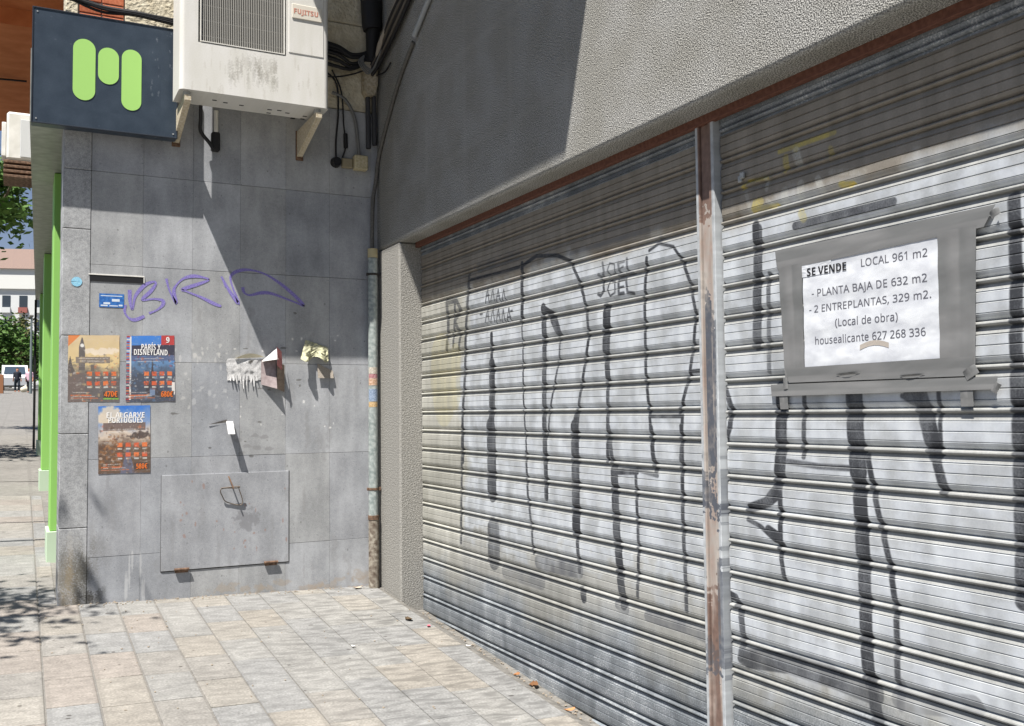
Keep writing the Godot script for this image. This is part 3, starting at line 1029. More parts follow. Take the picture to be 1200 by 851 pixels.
func corner_building():
	var b := thing("corner_building", "corner shop building with grey stone tiled side wall and cream upper wall", "building")
	var stone_tex := wall_picture()
	var hb := stone_tex
	var stones := []
	for t in [rgb(255, 255, 255), rgb(246, 246, 247), rgb(250, 249, 246), rgb(238, 239, 241)]:
		var m := mat(t, 0.72)
		m.albedo_texture = stone_tex
		stones.append(bump(m, hb, 0.10))
	M.stone = stones[0]
	var core := begin()
	box(core, Vector3(XC + 0.012, -0.5, -6.8), Vector3(2.6, 3.735, ZB - 0.012))
	obj("wall_core", core, grainy(rgb(92, 90, 86), rgb(112, 110, 106), 0.05, 3.0, 76, 0.95), b)
	map_uv(Vector3(1 / 2.1, 0, 0), Vector3(0, -1 / 3.5, 0), Vector2(-0.2 / 2.1, 3.8 / 3.5))
	var xs := [0.377, 0.679, 0.981, 1.283, 1.585, 1.887, 2.189, 2.3]
	var ys := [3.734, 3.130, 2.545, 1.944, 1.340, 0.745, 0.10]
	for j in ys.size() - 1:
		for i in xs.size() - 1:
			var pr := rng.randf_range(-0.0006, 0.0006)
			var g := 0.0011
			var gx := 0.0004
			var st := begin()
			cbox(st, Vector3(xs[i] + gx, ys[j + 1] + g, ZB - 0.02), Vector3(xs[i + 1] - gx, ys[j] - g, ZB + pr), 0.001)
			obj("stone_panel", st, stones[rng.randi_range(0, 3)], b)
	# rougher granite strip at the corner
	var cy := [3.734, 3.130, 2.76, 2.10, 1.50, 0.93, 0.0]
	for j in cy.size() - 1:
		var st := begin()
		cbox(st, Vector3(XC, cy[j + 1] + 0.0012, -6.75), Vector3(0.3755, cy[j] - 0.0012, ZB + 0.002), 0.004)
		obj("corner_stone", st, stones[2], b)
	uv_on = false
	# upper wall: cream rendered blocks, one panel of brick
	var cream := grainy(rgb(186, 176, 152), rgb(208, 200, 178), 0.02, 2.0, 77, 0.92)
	bump(cream, grain(256, 0.06, 78, Color(0, 0, 0), Color(1, 1, 1)), 0.4)
	var bx := [[XC, 0.29], [0.56, 0.86], [0.864, 1.5], [1.504, 2.4]]
	for r in 4:
		for q in bx:
			var st := begin()
			cbox(st, Vector3(q[0], 3.74 + 0.62 * r, -6.75), Vector3(q[1], 4.354 + 0.62 * r, ZB - 0.004 - 0.002 * (r % 2)), 0.006)
			obj("render_block", st, cream, b)
	var brick := [grainy(rgb(176, 98, 66), rgb(198, 120, 86), 0.05, 4.0, 79, 0.9), grainy(rgb(160, 86, 58), rgb(184, 108, 76), 0.05, 4.0, 80, 0.9)]
	for r in 32:
		for k in 2:
			var x0 := 0.296 + 0.131 * k
			var st := begin()
			cbox(st, Vector3(x0, 3.742 + 0.0775 * r, -6.7), Vector3(x0 + 0.126, 3.742 + 0.0775 * r + 0.07, ZB - 0.01), 0.004)
			obj("brick", st, brick[rng.randi_range(0, 1)], b)
	var bk := begin()
	box(bk, Vector3(0.292, 3.74, -6.72), Vector3(0.558, 6.2, ZB - 0.02))
	obj("brick_mortar", bk, mat(rgb(168, 160, 148), 0.95), b)
	# main block behind
	var st := begin()
	box(st, Vector3(XC + 0.45, -0.3, -19.5), Vector3(6.0, 9.0, -6.81))
	obj("block", st, cream, b)
	# street front of the shop: plinth, green pilasters, glass between
	var green := mat(rgb(146, 200, 104), 0.5)
	var plinth := mat(rgb(186, 206, 178), 0.6)
	var glass := mat(rgb(40, 52, 52), 0.08)
	for q in [[-7.72, 0.40, 0.203], [-11.6, 0.40, 0.216], [-15.4, 0.40, 0.24]]:
		var z: float = q[0]
		var x0: float = q[2]
		var p := begin()
		cbox(p, Vector3(x0, gy(x0, z) + 0.22, z - q[1]), Vector3(x0 + 0.5, 3.40, z), 0.004)
		obj("pilaster", p, green, b)
		p = begin()
		cbox(p, Vector3(x0 - 0.02, 0.0, z - q[1] - 0.01), Vector3(x0 + 0.5, gy(x0, z) + 0.217, z + 0.012), 0.004)
		obj("plinth", p, plinth, b)
	for q in [[-7.72, -6.81], [-11.59, -8.14], [-15.39, -12.02]]:
		var p := begin()
		box(p, Vector3(XC + 0.40, 0.2, q[0]), Vector3(XC + 0.44, 3.4, q[1]))
		obj("shop_window", p, glass, b)
	# the fascia canopy over the shop front
	var cst := begin()
	var can := grainy(rgb(138, 140, 134), rgb(160, 162, 156), 0.02, 2.0, 81, 0.4)
	for j in 6:
		var za := -16.3 + 1.645 * j
		var zb := za + 1.639
		var k := []
		for i in 8:
			var z := za if i & 4 == 0 else zb
			k.append(Vector3((XC + 0.46 if i & 1 else 0.028) + fx(z), 3.86 if i & 2 else 3.405, z))
		cst = begin()
		hexa(cst, k)
		obj("canopy_panel", cst, can, b)
	cst = begin()
	cbox(cst, Vector3(0.178, 0.5, -16.3), Vector3(0.212, 3.404, -16.26), 0.003)
	obj("end_post", cst, M.black, b)
	# ochre balconies of the upper floor
	var ochre := grainy(rgb(176, 104, 62), rgb(192, 120, 76), 0.01, 1.0, 82, 0.85)
	cst = begin()
	box(cst, Vector3(-1.25, 6.36, -12.3), Vector3(XC + 0.6, 6.56, -9.9))
	obj("balcony_slab", cst, ochre, b)
	cst = begin()
	box(cst, Vector3(-1.25, 6.16, -17.0), Vector3(XC + 0.6, 6.56, -12.302))
	obj("balcony_slab", cst, ochre, b)
	cst = begin()
	box(cst, Vector3(-1.3, 6.564, -17.0), Vector3(-1.2, 7.5, -9.9))
	obj("balcony_parapet", cst, ochre, b)
	cst = begin()
	tube(cst, [Vector3(-0.4, 6.10, -14.2), Vector3(0.02, 6.12, -14.2)], 0.014, -1, 6)
	obj("hook_rail", cst, M.black, b)
	# wall slot, a cut in the stone with a pale metal edge
	var slot := thing("letter_slot", "long black slot with a pale metal edge in the stone wall", "slot")
	cst = begin()
	box(cst, Vector3(0.373, 2.440, ZB - 0.015), Vector3(0.683, 2.478, ZB + 0.0035))
	obj("opening", cst, M.black, slot)
	cst = begin()
	cbox(cst, Vector3(0.365, 2.479, ZB - 0.01), Vector3(0.689, 2.486, ZB + 0.006), 0.001)
	cbox(cst, Vector3(0.684, 2.442, ZB - 0.01), Vector3(0.690, 2.4785, ZB + 0.006), 0.001)
	obj("trim", cst, M.white_metal, slot)
	# metal hatch
	var h := thing("metal_hatch", "grey metal access hatch with two hinges low on the tiled wall", "hatch")
	map_uv(Vector3(1 / 2.1, 0, 0), Vector3(0, -1 / 3.5, 0), Vector2(-0.2 / 2.1, 3.8 / 3.5))
	cst = begin()
	cbox(cst, Vector3(0.801, 0.628, ZB - 0.01), Vector3(1.606, 1.228, ZB + 0.006), 0.0012)
	obj("door_panel", cst, stones[1], h)
	uv_on = false
	cst = begin()
	for q in [[0.7985, 0.624, 0.8005, 1.230], [1.6065, 0.624, 1.611, 1.230], [0.8005, 0.622, 1.6065, 0.6275]]:
		box(cst, Vector3(q[0], q[1], ZB - 0.01), Vector3(q[2], q[3], ZB + 0.0022))
	obj("gap", cst, M.dark, h)
	for x in [0.925, 1.487]:
		cst = begin()
		tube(cst, [Vector3(x - 0.045, 0.634, ZB + 0.018), Vector3(x + 0.045, 0.634, ZB + 0.018)], 0.009, -1, 8)
		cbox(cst, Vector3(x - 0.04, 0.612, ZB + 0.003), Vector3(x + 0.04, 0.632, ZB + 0.012), 0.002)
		obj("hinge", cst, M.rust, h)
	cst = begin()
	tube(cst, [Vector3(1.213, 1.205, ZB + 0.012), Vector3(1.212, 1.196, ZB + 0.045), Vector3(1.235, 1.130, ZB + 0.062)], 0.005, -1, 6)
	obj("latch_rod", cst, M.rust, h)
	cst = begin()
	tube(cst, curve([Vector3(1.160, 1.136, ZB + 0.045), Vector3(1.268, 1.142, ZB + 0.045), Vector3(1.262, 1.132, ZB + 0.043), Vector3(1.160, 1.130, ZB + 0.043), Vector3(1.175, 1.075, ZB + 0.02), Vector3(1.205, 1.040, ZB + 0.014), Vector3(1.30, 1.025, ZB + 0.016), Vector3(1.268, 1.138, ZB + 0.043)], 5), 0.0035, -1, 6)
	obj("wire_loop", cst, mat(rgb(122, 112, 102), 0.6), h)

# ---------------------------------------------------------------- sign, air conditioner, pipe
func lettering(text: String, font: SystemFont, height: float, depth: float) -> TextMesh:
	var t := TextMesh.new()
	t.text = text
	t.font = font
	t.font_size = 64
	t.pixel_size = height / 46.0
	t.depth = depth
	t.curve_step = 1.0
	return t

func font(bold: bool) -> SystemFont:
	var f := SystemFont.new()
	f.font_names = PackedStringArray(["Droid Sans"])
	f.font_weight = 700 if bold else 400
	return f

func pill(st: SurfaceTool, x0: float, x1: float, y0: float, y1: float, z0: float, z1: float):
	var r := (x1 - x0) * 0.5
	var cx := (x0 + x1) * 0.5
	var ring := []
	for i in 17:
		var a := PI * i / 16.0
		ring.append(Vector2(cx + r * cos(a), y1 - r + r * sin(a)))
	for i in 17:
		var a := PI + PI * i / 16.0
		ring.append(Vector2(cx + r * cos(a), y0 + r + r * sin(a)))
	var c := Vector3(cx, (y0 + y1) / 2, (z0 + z1) / 2)
	var f := []
	for p in ring:
		f.append(Vector3(p.x, p.y, z1))
	face(st, f, c)
	for i in ring.size():
		var p: Vector2 = ring[i]
		var q: Vector2 = ring[(i + 1) % ring.size()]
		face(st, [Vector3(p.x, p.y, z0), Vector3(q.x, q.y, z0), Vector3(q.x, q.y, z1), Vector3(p.x, p.y, z1)], c)

func wall_fixtures():
	# --- projecting sign
	var s := thing("shop_sign", "dark blue grey box sign with three light green rounded bars", "sign")
	var zf := ZB + 0.145
	var st := begin()
	cbox(st, Vector3(0.035, 3.352, zf - 0.09), Vector3(0.860, 4.052, zf), 0.006)
	var W := 264
	var n1 := bytes(W, W, 0.02, 91, 4)
	var n2 := bytes(W, W, 0.3, 92, 2)
	var sc := PackedByteArray()
	sc.resize(W * W * 3)
	for i in W * W:
		var v := (n1[i] - 128) * 0.05 + (n2[i] - 128) * 0.03
		sc[i * 3] = int(52 + v)
		sc[i * 3 + 1] = int(63 + v)
		sc[i * 3 + 2] = int(75 + v)
	var img := Image.create_from_data(W, W, false, Image.FORMAT_RGB8, sc)
	var nz := noise(0.1, 93, 3)
	for i in 20:
		blob(img, 22 + rng.randf_range(-6, 10), rng.randf_range(40, 240), rng.randf_range(1, 2.2), rng.randf_range(1, 4), Color8(120, 126, 132), 0.5, nz, 0.9)
	for i in 14:
		blob(img, 254 + rng.randf_range(-10, 6), rng.randf_range(40, 240), rng.randf_range(1, 2.2), rng.randf_range(2, 7), Color8(110, 116, 122), 0.45, nz, 0.9)
	for i in 16:
		blob(img, rng.randf_range(5, 258), rng.randf_range(5, 258), rng.randf_range(1, 3), rng.randf_range(0.8, 1.6), Color8(96, 102, 110), 0.4, nz, 0.9)
	var face_m := mat(Color.WHITE, 0.42)
	face_m.albedo_texture = ImageTexture.create_from_image(img)
	tri(face_m, 1.212, false)
	face_m.uv1_offset = Vector3(0.08, 0.8, 0)
	obj("box", st, face_m, s)
	st = begin()
	for q in [[0.033, 3.350, 0.862, 3.358], [0.033, 4.046, 0.862, 4.054], [0.033, 3.3585, 0.041, 4.0455], [0.854, 3.3585, 0.862, 4.0455]]:
		cbox(st, Vector3(q[0], q[1], zf - 0.012), Vector3(q[2], q[3], zf + 0.004), 0.0015)
	obj("rim", st, mat(rgb(44, 50, 58), 0.4), s)
	for q in [[0.06, 3.378], [0.835, 3.378], [0.06, 4.026], [0.835, 4.026]]:
		st = begin()
		tube(st, [Vector3(q[0], q[1], zf), Vector3(q[0], q[1], zf + 0.003)], 0.005, -1, 8)
		obj("screw", st, M.galv, s)
	var lime := mat(rgb(160, 206, 112), 0.5)
	for q in [[0.256, 0.381, 3.522, 3.900], [0.396, 0.514, 3.640, 3.868], [0.530, 0.645, 3.495, 3.878]]:
		st = begin()
		pill(st, q[0], q[1], q[2], q[3], zf + 0.0005, zf + 0.003)
		obj("green_bar", st, lime, s)
	st = begin()
	cbox(st, Vector3(0.36, 3.9, ZB - 0.002), Vector3(0.40, 3.94, zf - 0.091), 0.003)
	cbox(st, Vector3(0.70, 3.9, ZB - 0.002), Vector3(0.74, 3.94, zf - 0.091), 0.003)
	cbox(st, Vector3(0.36, 3.5, ZB - 0.002), Vector3(0.40, 3.54, zf - 0.091), 0.003)
	obj("mount", st, M.black, s)

	# --- air conditioner
	var ac := thing("air_conditioner", "large dirty white air conditioner unit bracketed high on the tiled wall", "air conditioner")
	var z1 := ZB + 0.50
	var z0 := ZB + 0.22
	var x0 := 0.822
	var x1 := 1.738
	var y0 := 3.562
	var cw := mat(Color.WHITE, 0.5)
	var AW := 300
	var AH := 300
	var na := bytes(AW, AH, 0.02, 94, 4, FastNoiseLite.TYPE_SIMPLEX_SMOOTH, 4.0)
	var nb := bytes(AW, AH, 0.3, 95, 2)
	var ad := PackedByteArray()
	ad.resize(AW * AH * 3)
	for i in AW * AH:
		var v := (na[i] - 128) * 0.06 + (nb[i] - 128) * 0.03
		ad[i * 3] = int(216 + v)
		ad[i * 3 + 1] = int(214 + v)
		ad[i * 3 + 2] = int(207 + v * 1.3)
	var aimg := Image.create_from_data(AW, AH, false, Image.FORMAT_RGB8, ad)
	for i in 60:
		blob(aimg, rng.randf_range(90, 190), rng.randf_range(222, 268), rng.randf_range(2, 6), rng.randf_range(8, 22), Color8(140, 136, 126), 0.16, nz, 0.8)
	for i in 40:
		blob(aimg, rng.randf_range(4, 296), rng.randf_range(180, 296), rng.randf_range(1, 3), rng.randf_range(4, 16), Color8(176, 170, 156), 0.2, nz, 0.8)
	cw.albedo_texture = ImageTexture.create_from_image(aimg)
	map_uv(Vector3(1 / 0.92, 0, 0), Vector3(0, -1 / 0.92, 0), Vector2(-x0 / 0.92, (y0 + 0.92) / 0.92))
	st = begin()
	# casing: plan outlines with rounded upright edges, the middle open for the grille
	var R := 0.03
	var left_plan := [Vector2(x0 + 0.106, z0), Vector2(x0, z0)]
	var right_plan := [Vector2(x0 + 0.640, z0), Vector2(x1, z0)]
	for i in 7:
		var a := PI / 2 * i / 6.0
		left_plan.append(Vector2(x0 + R - R * cos(a), z1 - R + R * sin(a)))
		right_plan.append(Vector2(x1 - R + R * cos(a), z1 - R + R * sin(a)))
	left_plan.append(Vector2(x0 + 0.106, z1))
	right_plan.append(Vector2(x0 + 0.640, z1))
	upright(st, left_plan, y0, y0 + 0.93)
	upright(st, right_plan, y0, y0 + 0.93)
	box(st, Vector3(x0 + 0.106, y0, z0), Vector3(x0 + 0.640, y0 + 0.30, z1))
	box(st, Vector3(x0 + 0.106, y0 + 0.89, z0), Vector3(x0 + 0.640, y0 + 0.93, z1))
	box(st, Vector3(x0 + 0.106, y0 + 0.30, z0), Vector3(x0 + 0.640, y0 + 0.89, z1 - 0.06))
	obj("casing", st, cw, ac)
	st = begin()
	cbox(st, Vector3(x0 + 0.655, y0 + 0.325, z1 - 0.004), Vector3(x1 - 0.035, y0 + 0.885, z1 + 0.004), 0.003)
	obj("service_cover", st, cw, ac)
	uv_on = false
	var gr := obj("grille", _grille_frame(x0 + 0.118, x0 + 0.632, y0 + 0.305, y0 + 0.885, z1), M.white_metal, ac)
	st = begin()
	box(st, Vector3(x0 + 0.12, y0 + 0.31, z1 - 0.058), Vector3(x0 + 0.63, y0 + 0.88, z1 - 0.045))
	obj("coil", st, mat(rgb(62, 62, 60), 0.7), gr)
	var bar_m := mat(rgb(172, 170, 163), 0.5)
	var bars := 46
	for i in bars:
		st = begin()
		var x: float = lerp(x0 + 0.128, x0 + 0.622, float(i) / (bars - 1))
		box(st, Vector3(x - 0.0019, y0 + 0.311, z1 - 0.012), Vector3(x + 0.0019, y0 + 0.879, z1 - 0.003))
		obj("grille_bar", st, bar_m, gr)
	for j in 6:
		st = begin()
		var y := y0 + 0.35 + 0.095 * j
		box(st, Vector3(x0 + 0.12, y - 0.002, z1 - 0.020), Vector3(x0 + 0.63, y + 0.002, z1 - 0.0125))
		obj("grille_bar", st, bar_m, gr)
	var bd := begin()
	cbox(bd, Vector3(1.496, 4.112, z1 + 0.0045), Vector3(1.690, 4.205, z1 + 0.011), 0.004)
	var badge := obj("badge", bd, mat(rgb(214, 208, 194), 0.5), ac)
	obj("lettering", lettering("FUJITSU", font(true), 0.031, 0.001), mat(rgb(196, 136, 118), 0.6), badge, Vector3(1.585, 4.158, z1 + 0.0118))
	var holes := begin()
	for q in [[1.40, 0.32], [1.46, 0.33], [1.41, 0.25], [1.52, 0.30], [1.58, 0.20], [1.64, 0.22], [1.64, 0.28], [1.22, 0.33], [1.05, 0.36], [1.12, 0.34]]:
		cbox(holes, Vector3(q[0] - 0.014, y0 - 0.0015, ZB + q[1] - 0.008), Vector3(q[0] + 0.014, y0 + 0.004, ZB + q[1] + 0.008), 0.001)
	obj("drain_hole", holes, M.black, ac)
	for x in [0.872, 1.676]:
		st = begin()
		tube(st, [Vector3(x, y0 - 0.026, z1 - 0.05), Vector3(x, y0 + 0.002, z1 - 0.05)], 0.022, -1, 12)
		obj("rubber_foot", st, mat(rgb(170, 170, 166), 0.6), ac)
	# brackets
	var bm := grainy(rgb(178, 164, 136), rgb(206, 198, 180), 0.03, 6.0, 96, 0.7)
	var bl := ["rusty cream bracket under the sign side of the air conditioner", "rusty cream bracket under the cable side of the air conditioner"]
	var bxs := [0.872, 1.676]
	for i in 2:
		var x: float = bxs[i]
		var br := thing("wall_bracket", bl[i], "bracket", Vector3.ZERO, "brackets of the air conditioner")
		st = begin()
		var k := []
		for n in 8:
			var far := n & 4 == 0
			var zz := ZB + 0.012 if far else z1 - 0.012
			var yy := y0 - 0.0265 if n & 2 else (y0 - 0.20 if far else y0 - 0.062)
			k.append(Vector3(x + (0.019 if n & 1 else -0.019), yy, zz))
		hexa(st, k)
		obj("arm", st, bm, br)
		st = begin()
		for q in [[0.12, 0.035], [0.30, 0.022], [0.43, 0.012]]:
			tube(st, [Vector3(x + 0.0192, y0 - 0.05 - q[1], ZB + q[0]), Vector3(x + 0.0225, y0 - 0.05 - q[1], ZB + q[0])], 0.007, -1, 6)
		obj("rivet", st, M.rust, br)
		st = begin()
		cbox(st, Vector3(x - 0.026, y0 - 0.225, ZB + 0.0015), Vector3(x + 0.026, y0 - 0.02, ZB + 0.0115), 0.003)
		obj("wall_plate", st, M.rust, br)
		st = begin()
		for q in [[-0.213], [-0.10]]:
			tube(st, [Vector3(x, y0 + q[0], ZB + 0.011), Vector3(x, y0 + q[0], ZB + 0.02)], 0.008, -1, 6)
		obj("bolt", st, M.rust, br)
	# drain hose
	st = begin()
	tube(st, curve([Vector3(0.99, y0 + 0.01, ZB + 0.22), Vector3(1.0, 3.50, ZB + 0.16), Vector3(1.015, 3.44, ZB + 0.07), Vector3(1.07, 3.38, ZB + 0.05), Vector3(1.10, 3.34, ZB + 0.045)], 6), 0.012, -1, 8)
	tag(obj("drain_hose", st, M.cable), "short black drain hose hanging under the air conditioner", "hose")
	var sg := thing("pipe_stub", "black capped pipe stub on the wall under the air conditioner", "pipe")
	st = begin()
	cbox(st, Vector3(1.088, 3.330, ZB + 0.002), Vector3(1.142, 3.455, ZB + 0.05), 0.008)
	obj("cap", st, M.black, sg)
	st = begin()
	tube(st, [Vector3(1.118, 3.455, ZB + 0.03), Vector3(1.118, 3.60, ZB + 0.03)], 0.014, -1, 8)
	obj("pipe", st, M.white_metal, sg)

	# --- downpipe in the corner
	var p := thing("downpipe", "weathered grey green drain pipe with stickers in the wall corner", "pipe")
	var c := Vector3(2.180, 0, ZB + 0.058)
	var gp := grainy(rgb(118, 128, 126), rgb(176, 182, 178), 0.03, 3.0, 97, 0.6)
	st = begin()
	tube(st, [c + Vector3(0, 0.90, 0), c + Vector3(0, 1.8, 0), c + Vector3(0, 2.69, 0)], 0.033, -1, 16)
	obj("pipe", st, gp, p)
	st = begin()
	tube(st, [c + Vector3(0.002, 0.36, 0), c + Vector3(0.002, 0.885, 0)], 0.036, -1, 16)
	obj("iron_shoe", st, grainy(rgb(84, 72, 62), rgb(168, 162, 148), 0.03, 3.0, 98, 0.85), p)
	st = begin()
	tube(st, [c + Vector3(0.001, 0.875, 0), c + Vector3(0.001, 0.905, 0)], 0.0385, -1, 16)
	obj("joint", st, M.rust, p)
	st = begin()
	tube(st, [c + Vector3(0, 2.692, 0), c + Vector3(0, 2.755, 0)], 0.0355, -1, 16)
	obj("cap", st, mat(rgb(178, 166, 130), 0.6), p)
	for y in [2.575, 1.085]:
		st = begin()
		tube(st, [c + Vector3(0, y - 0.008, 0), c + Vector3(0, y + 0.008, 0)], 0.0362, -1, 16)
		cbox(st, c + Vector3(0.034, y - 0.012, -0.006), c + Vector3(0.052, y + 0.012, 0.012), 0.002)
		cbox(st, c + Vector3(-0.046, y - 0.010, -0.006), c + Vector3(-0.033, y + 0.010, 0.010), 0.002)
		obj("clamp", st, M.dark if y > 2 else M.rust, p)
	var stick := [[1.925, 1.880, rgb(186, 176, 158)], [1.878, 1.850, rgb(160, 96, 100)], [1.848, 1.800, rgb(190, 148, 116)], [1.775, 1.690, rgb(120, 140, 168)], [1.686, 1.650, rgb(190, 152, 96)]]
	for q in stick:
		st = begin()
		sheet(st, 8, 1, func(u, v): return c + Vector3(sin((u - 0.5) * 2.2 - 0.3) * 0.0336, lerp(q[1], q[0], v), cos((u - 0.5) * 2.2 - 0.3) * 0.0336))
		obj("sticker", st, grainy(q[2].darkened(0.15), q[2].lightened(0.35), 0.08, 6.0, int(q[0] * 1000), 0.6, 0.0, 128), p)

func upright(st: SurfaceTool, plan: Array, ya: float, yb: float):
	var c := Vector3.ZERO
	for p in plan:
		c += Vector3(p.x, (ya + yb) / 2, p.y)
	c /= plan.size()
	for y in [ya, yb]:
		var f := []
		for p in plan:
			f.append(Vector3(p.x, y, p.y))
		face(st, f, c)
	for i in plan.size():
		var p: Vector2 = plan[i]
		var q: Vector2 = plan[(i + 1) % plan.size()]
		face(st, [Vector3(p.x, ya, p.y), Vector3(q.x, ya, q.y), Vector3(q.x, yb, q.y), Vector3(p.x, yb, p.y)], c)

func _grille_frame(xa: float, xb: float, ya: float, yb: float, z: float) -> SurfaceTool:
	var st := begin()
	cbox(st, Vector3(xa, ya, z - 0.05), Vector3(xa + 0.006, yb, z + 0.003), 0.001)
	cbox(st, Vector3(xb - 0.006, ya, z - 0.05), Vector3(xb, yb, z + 0.003), 0.001)
	cbox(st, Vector3(xa + 0.0062, ya, z - 0.05), Vector3(xb - 0.0062, ya + 0.006, z + 0.003), 0.001)
	cbox(st, Vector3(xa + 0.0062, yb - 0.006, z - 0.05), Vector3(xb - 0.0062, yb, z + 0.003), 0.001)
	return st

# ---------------------------------------------------------------- cables and boxes in the inner corner
func wire(label: String, pts: Array, r := 0.005, m = null, called := "cable"):
	var st := begin()
	tube(st, curve(pts, 6), r, -1, 6)
	var o := obj(called, st, m if m else M.cable)
	tag(o, label, "cable")
	return o

func corner_clutter():
	# conduit climbing the plaster
	var st := begin()
	tube(st, curve([Vector3(2.180, 2.75, ZB + 0.05), Vector3(2.182, 2.90, ZB + 0.045), Vector3(2.190, 3.10, ZB + 0.040), Vector3(2.213, 3.25, -6.36), Vector3(2.221, 3.44, -6.30), Vector3(2.220, 3.80, -5.94), Vector3(2.220, 3.99, -5.65)], 6), 0.0135, -1, 8)
	tag(obj("conduit", st, grainy(rgb(78, 76, 72), rgb(108, 106, 100), 0.05, 4.0, 101, 0.6)), "thin grey conduit climbing diagonally from the drain pipe over the plaster", "conduit")
	st = begin()
	tube(st, [Vector3(2.215, 4.02, -5.62), Vector3(2.215, 4.62, -4.55)], 0.017, -1, 8)
	tag(obj("conduit", st, mat(rgb(150, 154, 156), 0.45)), "short pale grey conduit at the top of the shaded plaster", "conduit")
	for i in 5:
		var o := 0.028 * i
		wire(["thick black cable along the top edge of the shaded plaster", "second black cable along the top edge of the plaster", "grey brown cable running up the plaster over the junction box", "dull cable beside the pale conduit", "topmost black cable on the plaster"][i],
			[Vector3(2.16, 3.96 + o * 0.6, ZB + 0.06), Vector3(2.20, 4.06 + o, -6.20), Vector3(2.20 - 0.006 * i, 4.17 + o, -5.9), Vector3(2.21, 4.42 + o, -5.4), Vector3(2.21, 4.8 + o, -4.7)], 0.013, M.cable if i % 2 == 0 else mat(rgb(92, 86, 78), 0.7))
	# junction box with clipped corner
	var jb := thing("junction_box", "beige plastic junction box with rounded foot high in the wall corner", "junction box")
	st = begin()
	var ring := [Vector2(2.118, 4.07), Vector2(2.212, 4.08), Vector2(2.214, 3.92), Vector2(2.190, 3.845), Vector2(2.140, 3.835), Vector2(2.118, 3.87)]
	var c := Vector3(2.17, 3.96, ZB + 0.05)
	for e in [0.004, 0.085]:
		var f := []
		for q in ring:
			f.append(Vector3(q.x, q.y, ZB + e))
		face(st, f, c)
	for i in ring.size():
		var a: Vector2 = ring[i]
		var b: Vector2 = ring[(i + 1) % ring.size()]
		face(st, [Vector3(a.x, a.y, ZB + 0.004), Vector3(b.x, b.y, ZB + 0.004), Vector3(b.x, b.y, ZB + 0.085), Vector3(a.x, a.y, ZB + 0.085)], c)
	obj("body", st, grainy(rgb(150, 138, 116), rgb(186, 176, 154), 0.03, 5.0, 102, 0.7), jb)
	st = begin()
	cbox(st, Vector3(2.13, 3.90, ZB + 0.0855), Vector3(2.20, 4.05, ZB + 0.092), 0.004)
	obj("lid", st, grainy(rgb(158, 146, 124), rgb(190, 180, 160), 0.03, 5.0, 103, 0.7), jb)
	# splice closure
	var sp := thing("cable_splice", "bulky black cable splice closure at the top of the wall corner", "cable splice")
	st = begin()
	tube(st, curve([Vector3(2.17, 4.30, ZB + 0.10), Vector3(2.165, 4.36, ZB + 0.10), Vector3(2.16, 4.6, ZB + 0.10), Vector3(2.16, 4.95, ZB + 0.10)], 4), 0.068, 0.08, 12)
	obj("body", st, M.black, sp)
	st = begin()
	tube(st, [Vector3(2.17, 4.08, ZB + 0.07), Vector3(2.17, 4.31, ZB + 0.10)], 0.034, 0.05, 10)
	obj("neck", st, M.black, sp)
	# cable clamp, pale plastic
	st = begin()
	tube(st, curve([Vector3(2.20, 4.10, -6.27), Vector3(2.19, 4.17, -6.18), Vector3(2.20, 4.28, -6.0), Vector3(2.205, 4.46, -5.72)], 5), 0.024, 0.018, 6)
	tag(obj("cable_tray", st, mat(rgb(158, 150, 138), 0.7)), "pale plastic cable cover fanning out above the junction box", "cable cover")
	var names := ["looped grey wire", "lower looped grey wire", "outer looped grey wire", "inner looped grey wire"]
	for i in 4:
		wire(names[i] + " hanging over the junction box", [Vector3(2.196, 4.13, -6.22 + 0.015 * i), Vector3(2.19 - 0.01 * i, 4.05 - 0.012 * i, -6.25), Vector3(2.15 - 0.01 * i, 4.005 - 0.012 * i, -6.27), Vector3(2.10 - 0.012 * i, 4.05, -6.29), Vector3(2.11, 4.11, -6.31)], 0.005, M.cable_grey)
	# bundle from behind the air conditioner to the corner
	var order := ["uppermost", "second", "third", "fourth", "fifth", "sixth", "lowest"]
	for i in 7:
		var y := 4.165 - 0.022 * i
		wire(order[i] + " black cable of the sagging bundle right of the air conditioner", [Vector3(1.70, y + 0.03, ZB + 0.03 + 0.005 * (i % 3)), Vector3(1.92, y + rng.randf_range(-0.015, 0.015), ZB + 0.05 + 0.01 * (i % 2)), Vector3(2.04, y - 0.035 + rng.randf_range(-0.02, 0.02), ZB + 0.06), Vector3(2.17, y - 0.0 + 0.012 * i, ZB + 0.07), Vector3(2.22, y + 0.05 + 0.012 * i, ZB + 0.16)], 0.0125)
	wire("thin black cable arching under the bundle to the corner", [Vector3(1.75, 3.94, ZB + 0.02), Vector3(1.92, 3.95, ZB + 0.03), Vector3(2.05, 3.99, ZB + 0.03), Vector3(2.12, 4.02, ZB + 0.05)], 0.006)
	wire("thin black cable crossing from junction box to conduit", [Vector3(2.20, 3.99, ZB + 0.05), Vector3(2.222, 3.975, -6.2), Vector3(2.222, 4.0, -6.08)], 0.006)
	for i in 2:
		st = begin()
		var x := 2.155 + 0.045 * i
		tube(st, [Vector3(x, 3.85, ZB + 0.035), Vector3(x + 0.005, 3.47 + 0.03 * i, ZB + 0.035)], 0.017, -1, 8)
		tag(obj("cable_duct", st, mat(rgb(62, 62, 64), 0.6)), ["dark vertical duct below the junction box, tile side", "dark vertical duct below the junction box, plaster side"][i], "duct")
	# small boxes on the tiles
	var sb := thing("switch_box", "cream square wiring box at the end of a grey flex on the tiles", "wiring box")
	st = begin()
	cbox(st, Vector3(2.052, 3.31, ZB + 0.002), Vector3(2.150, 3.412, ZB + 0.06), 0.006)
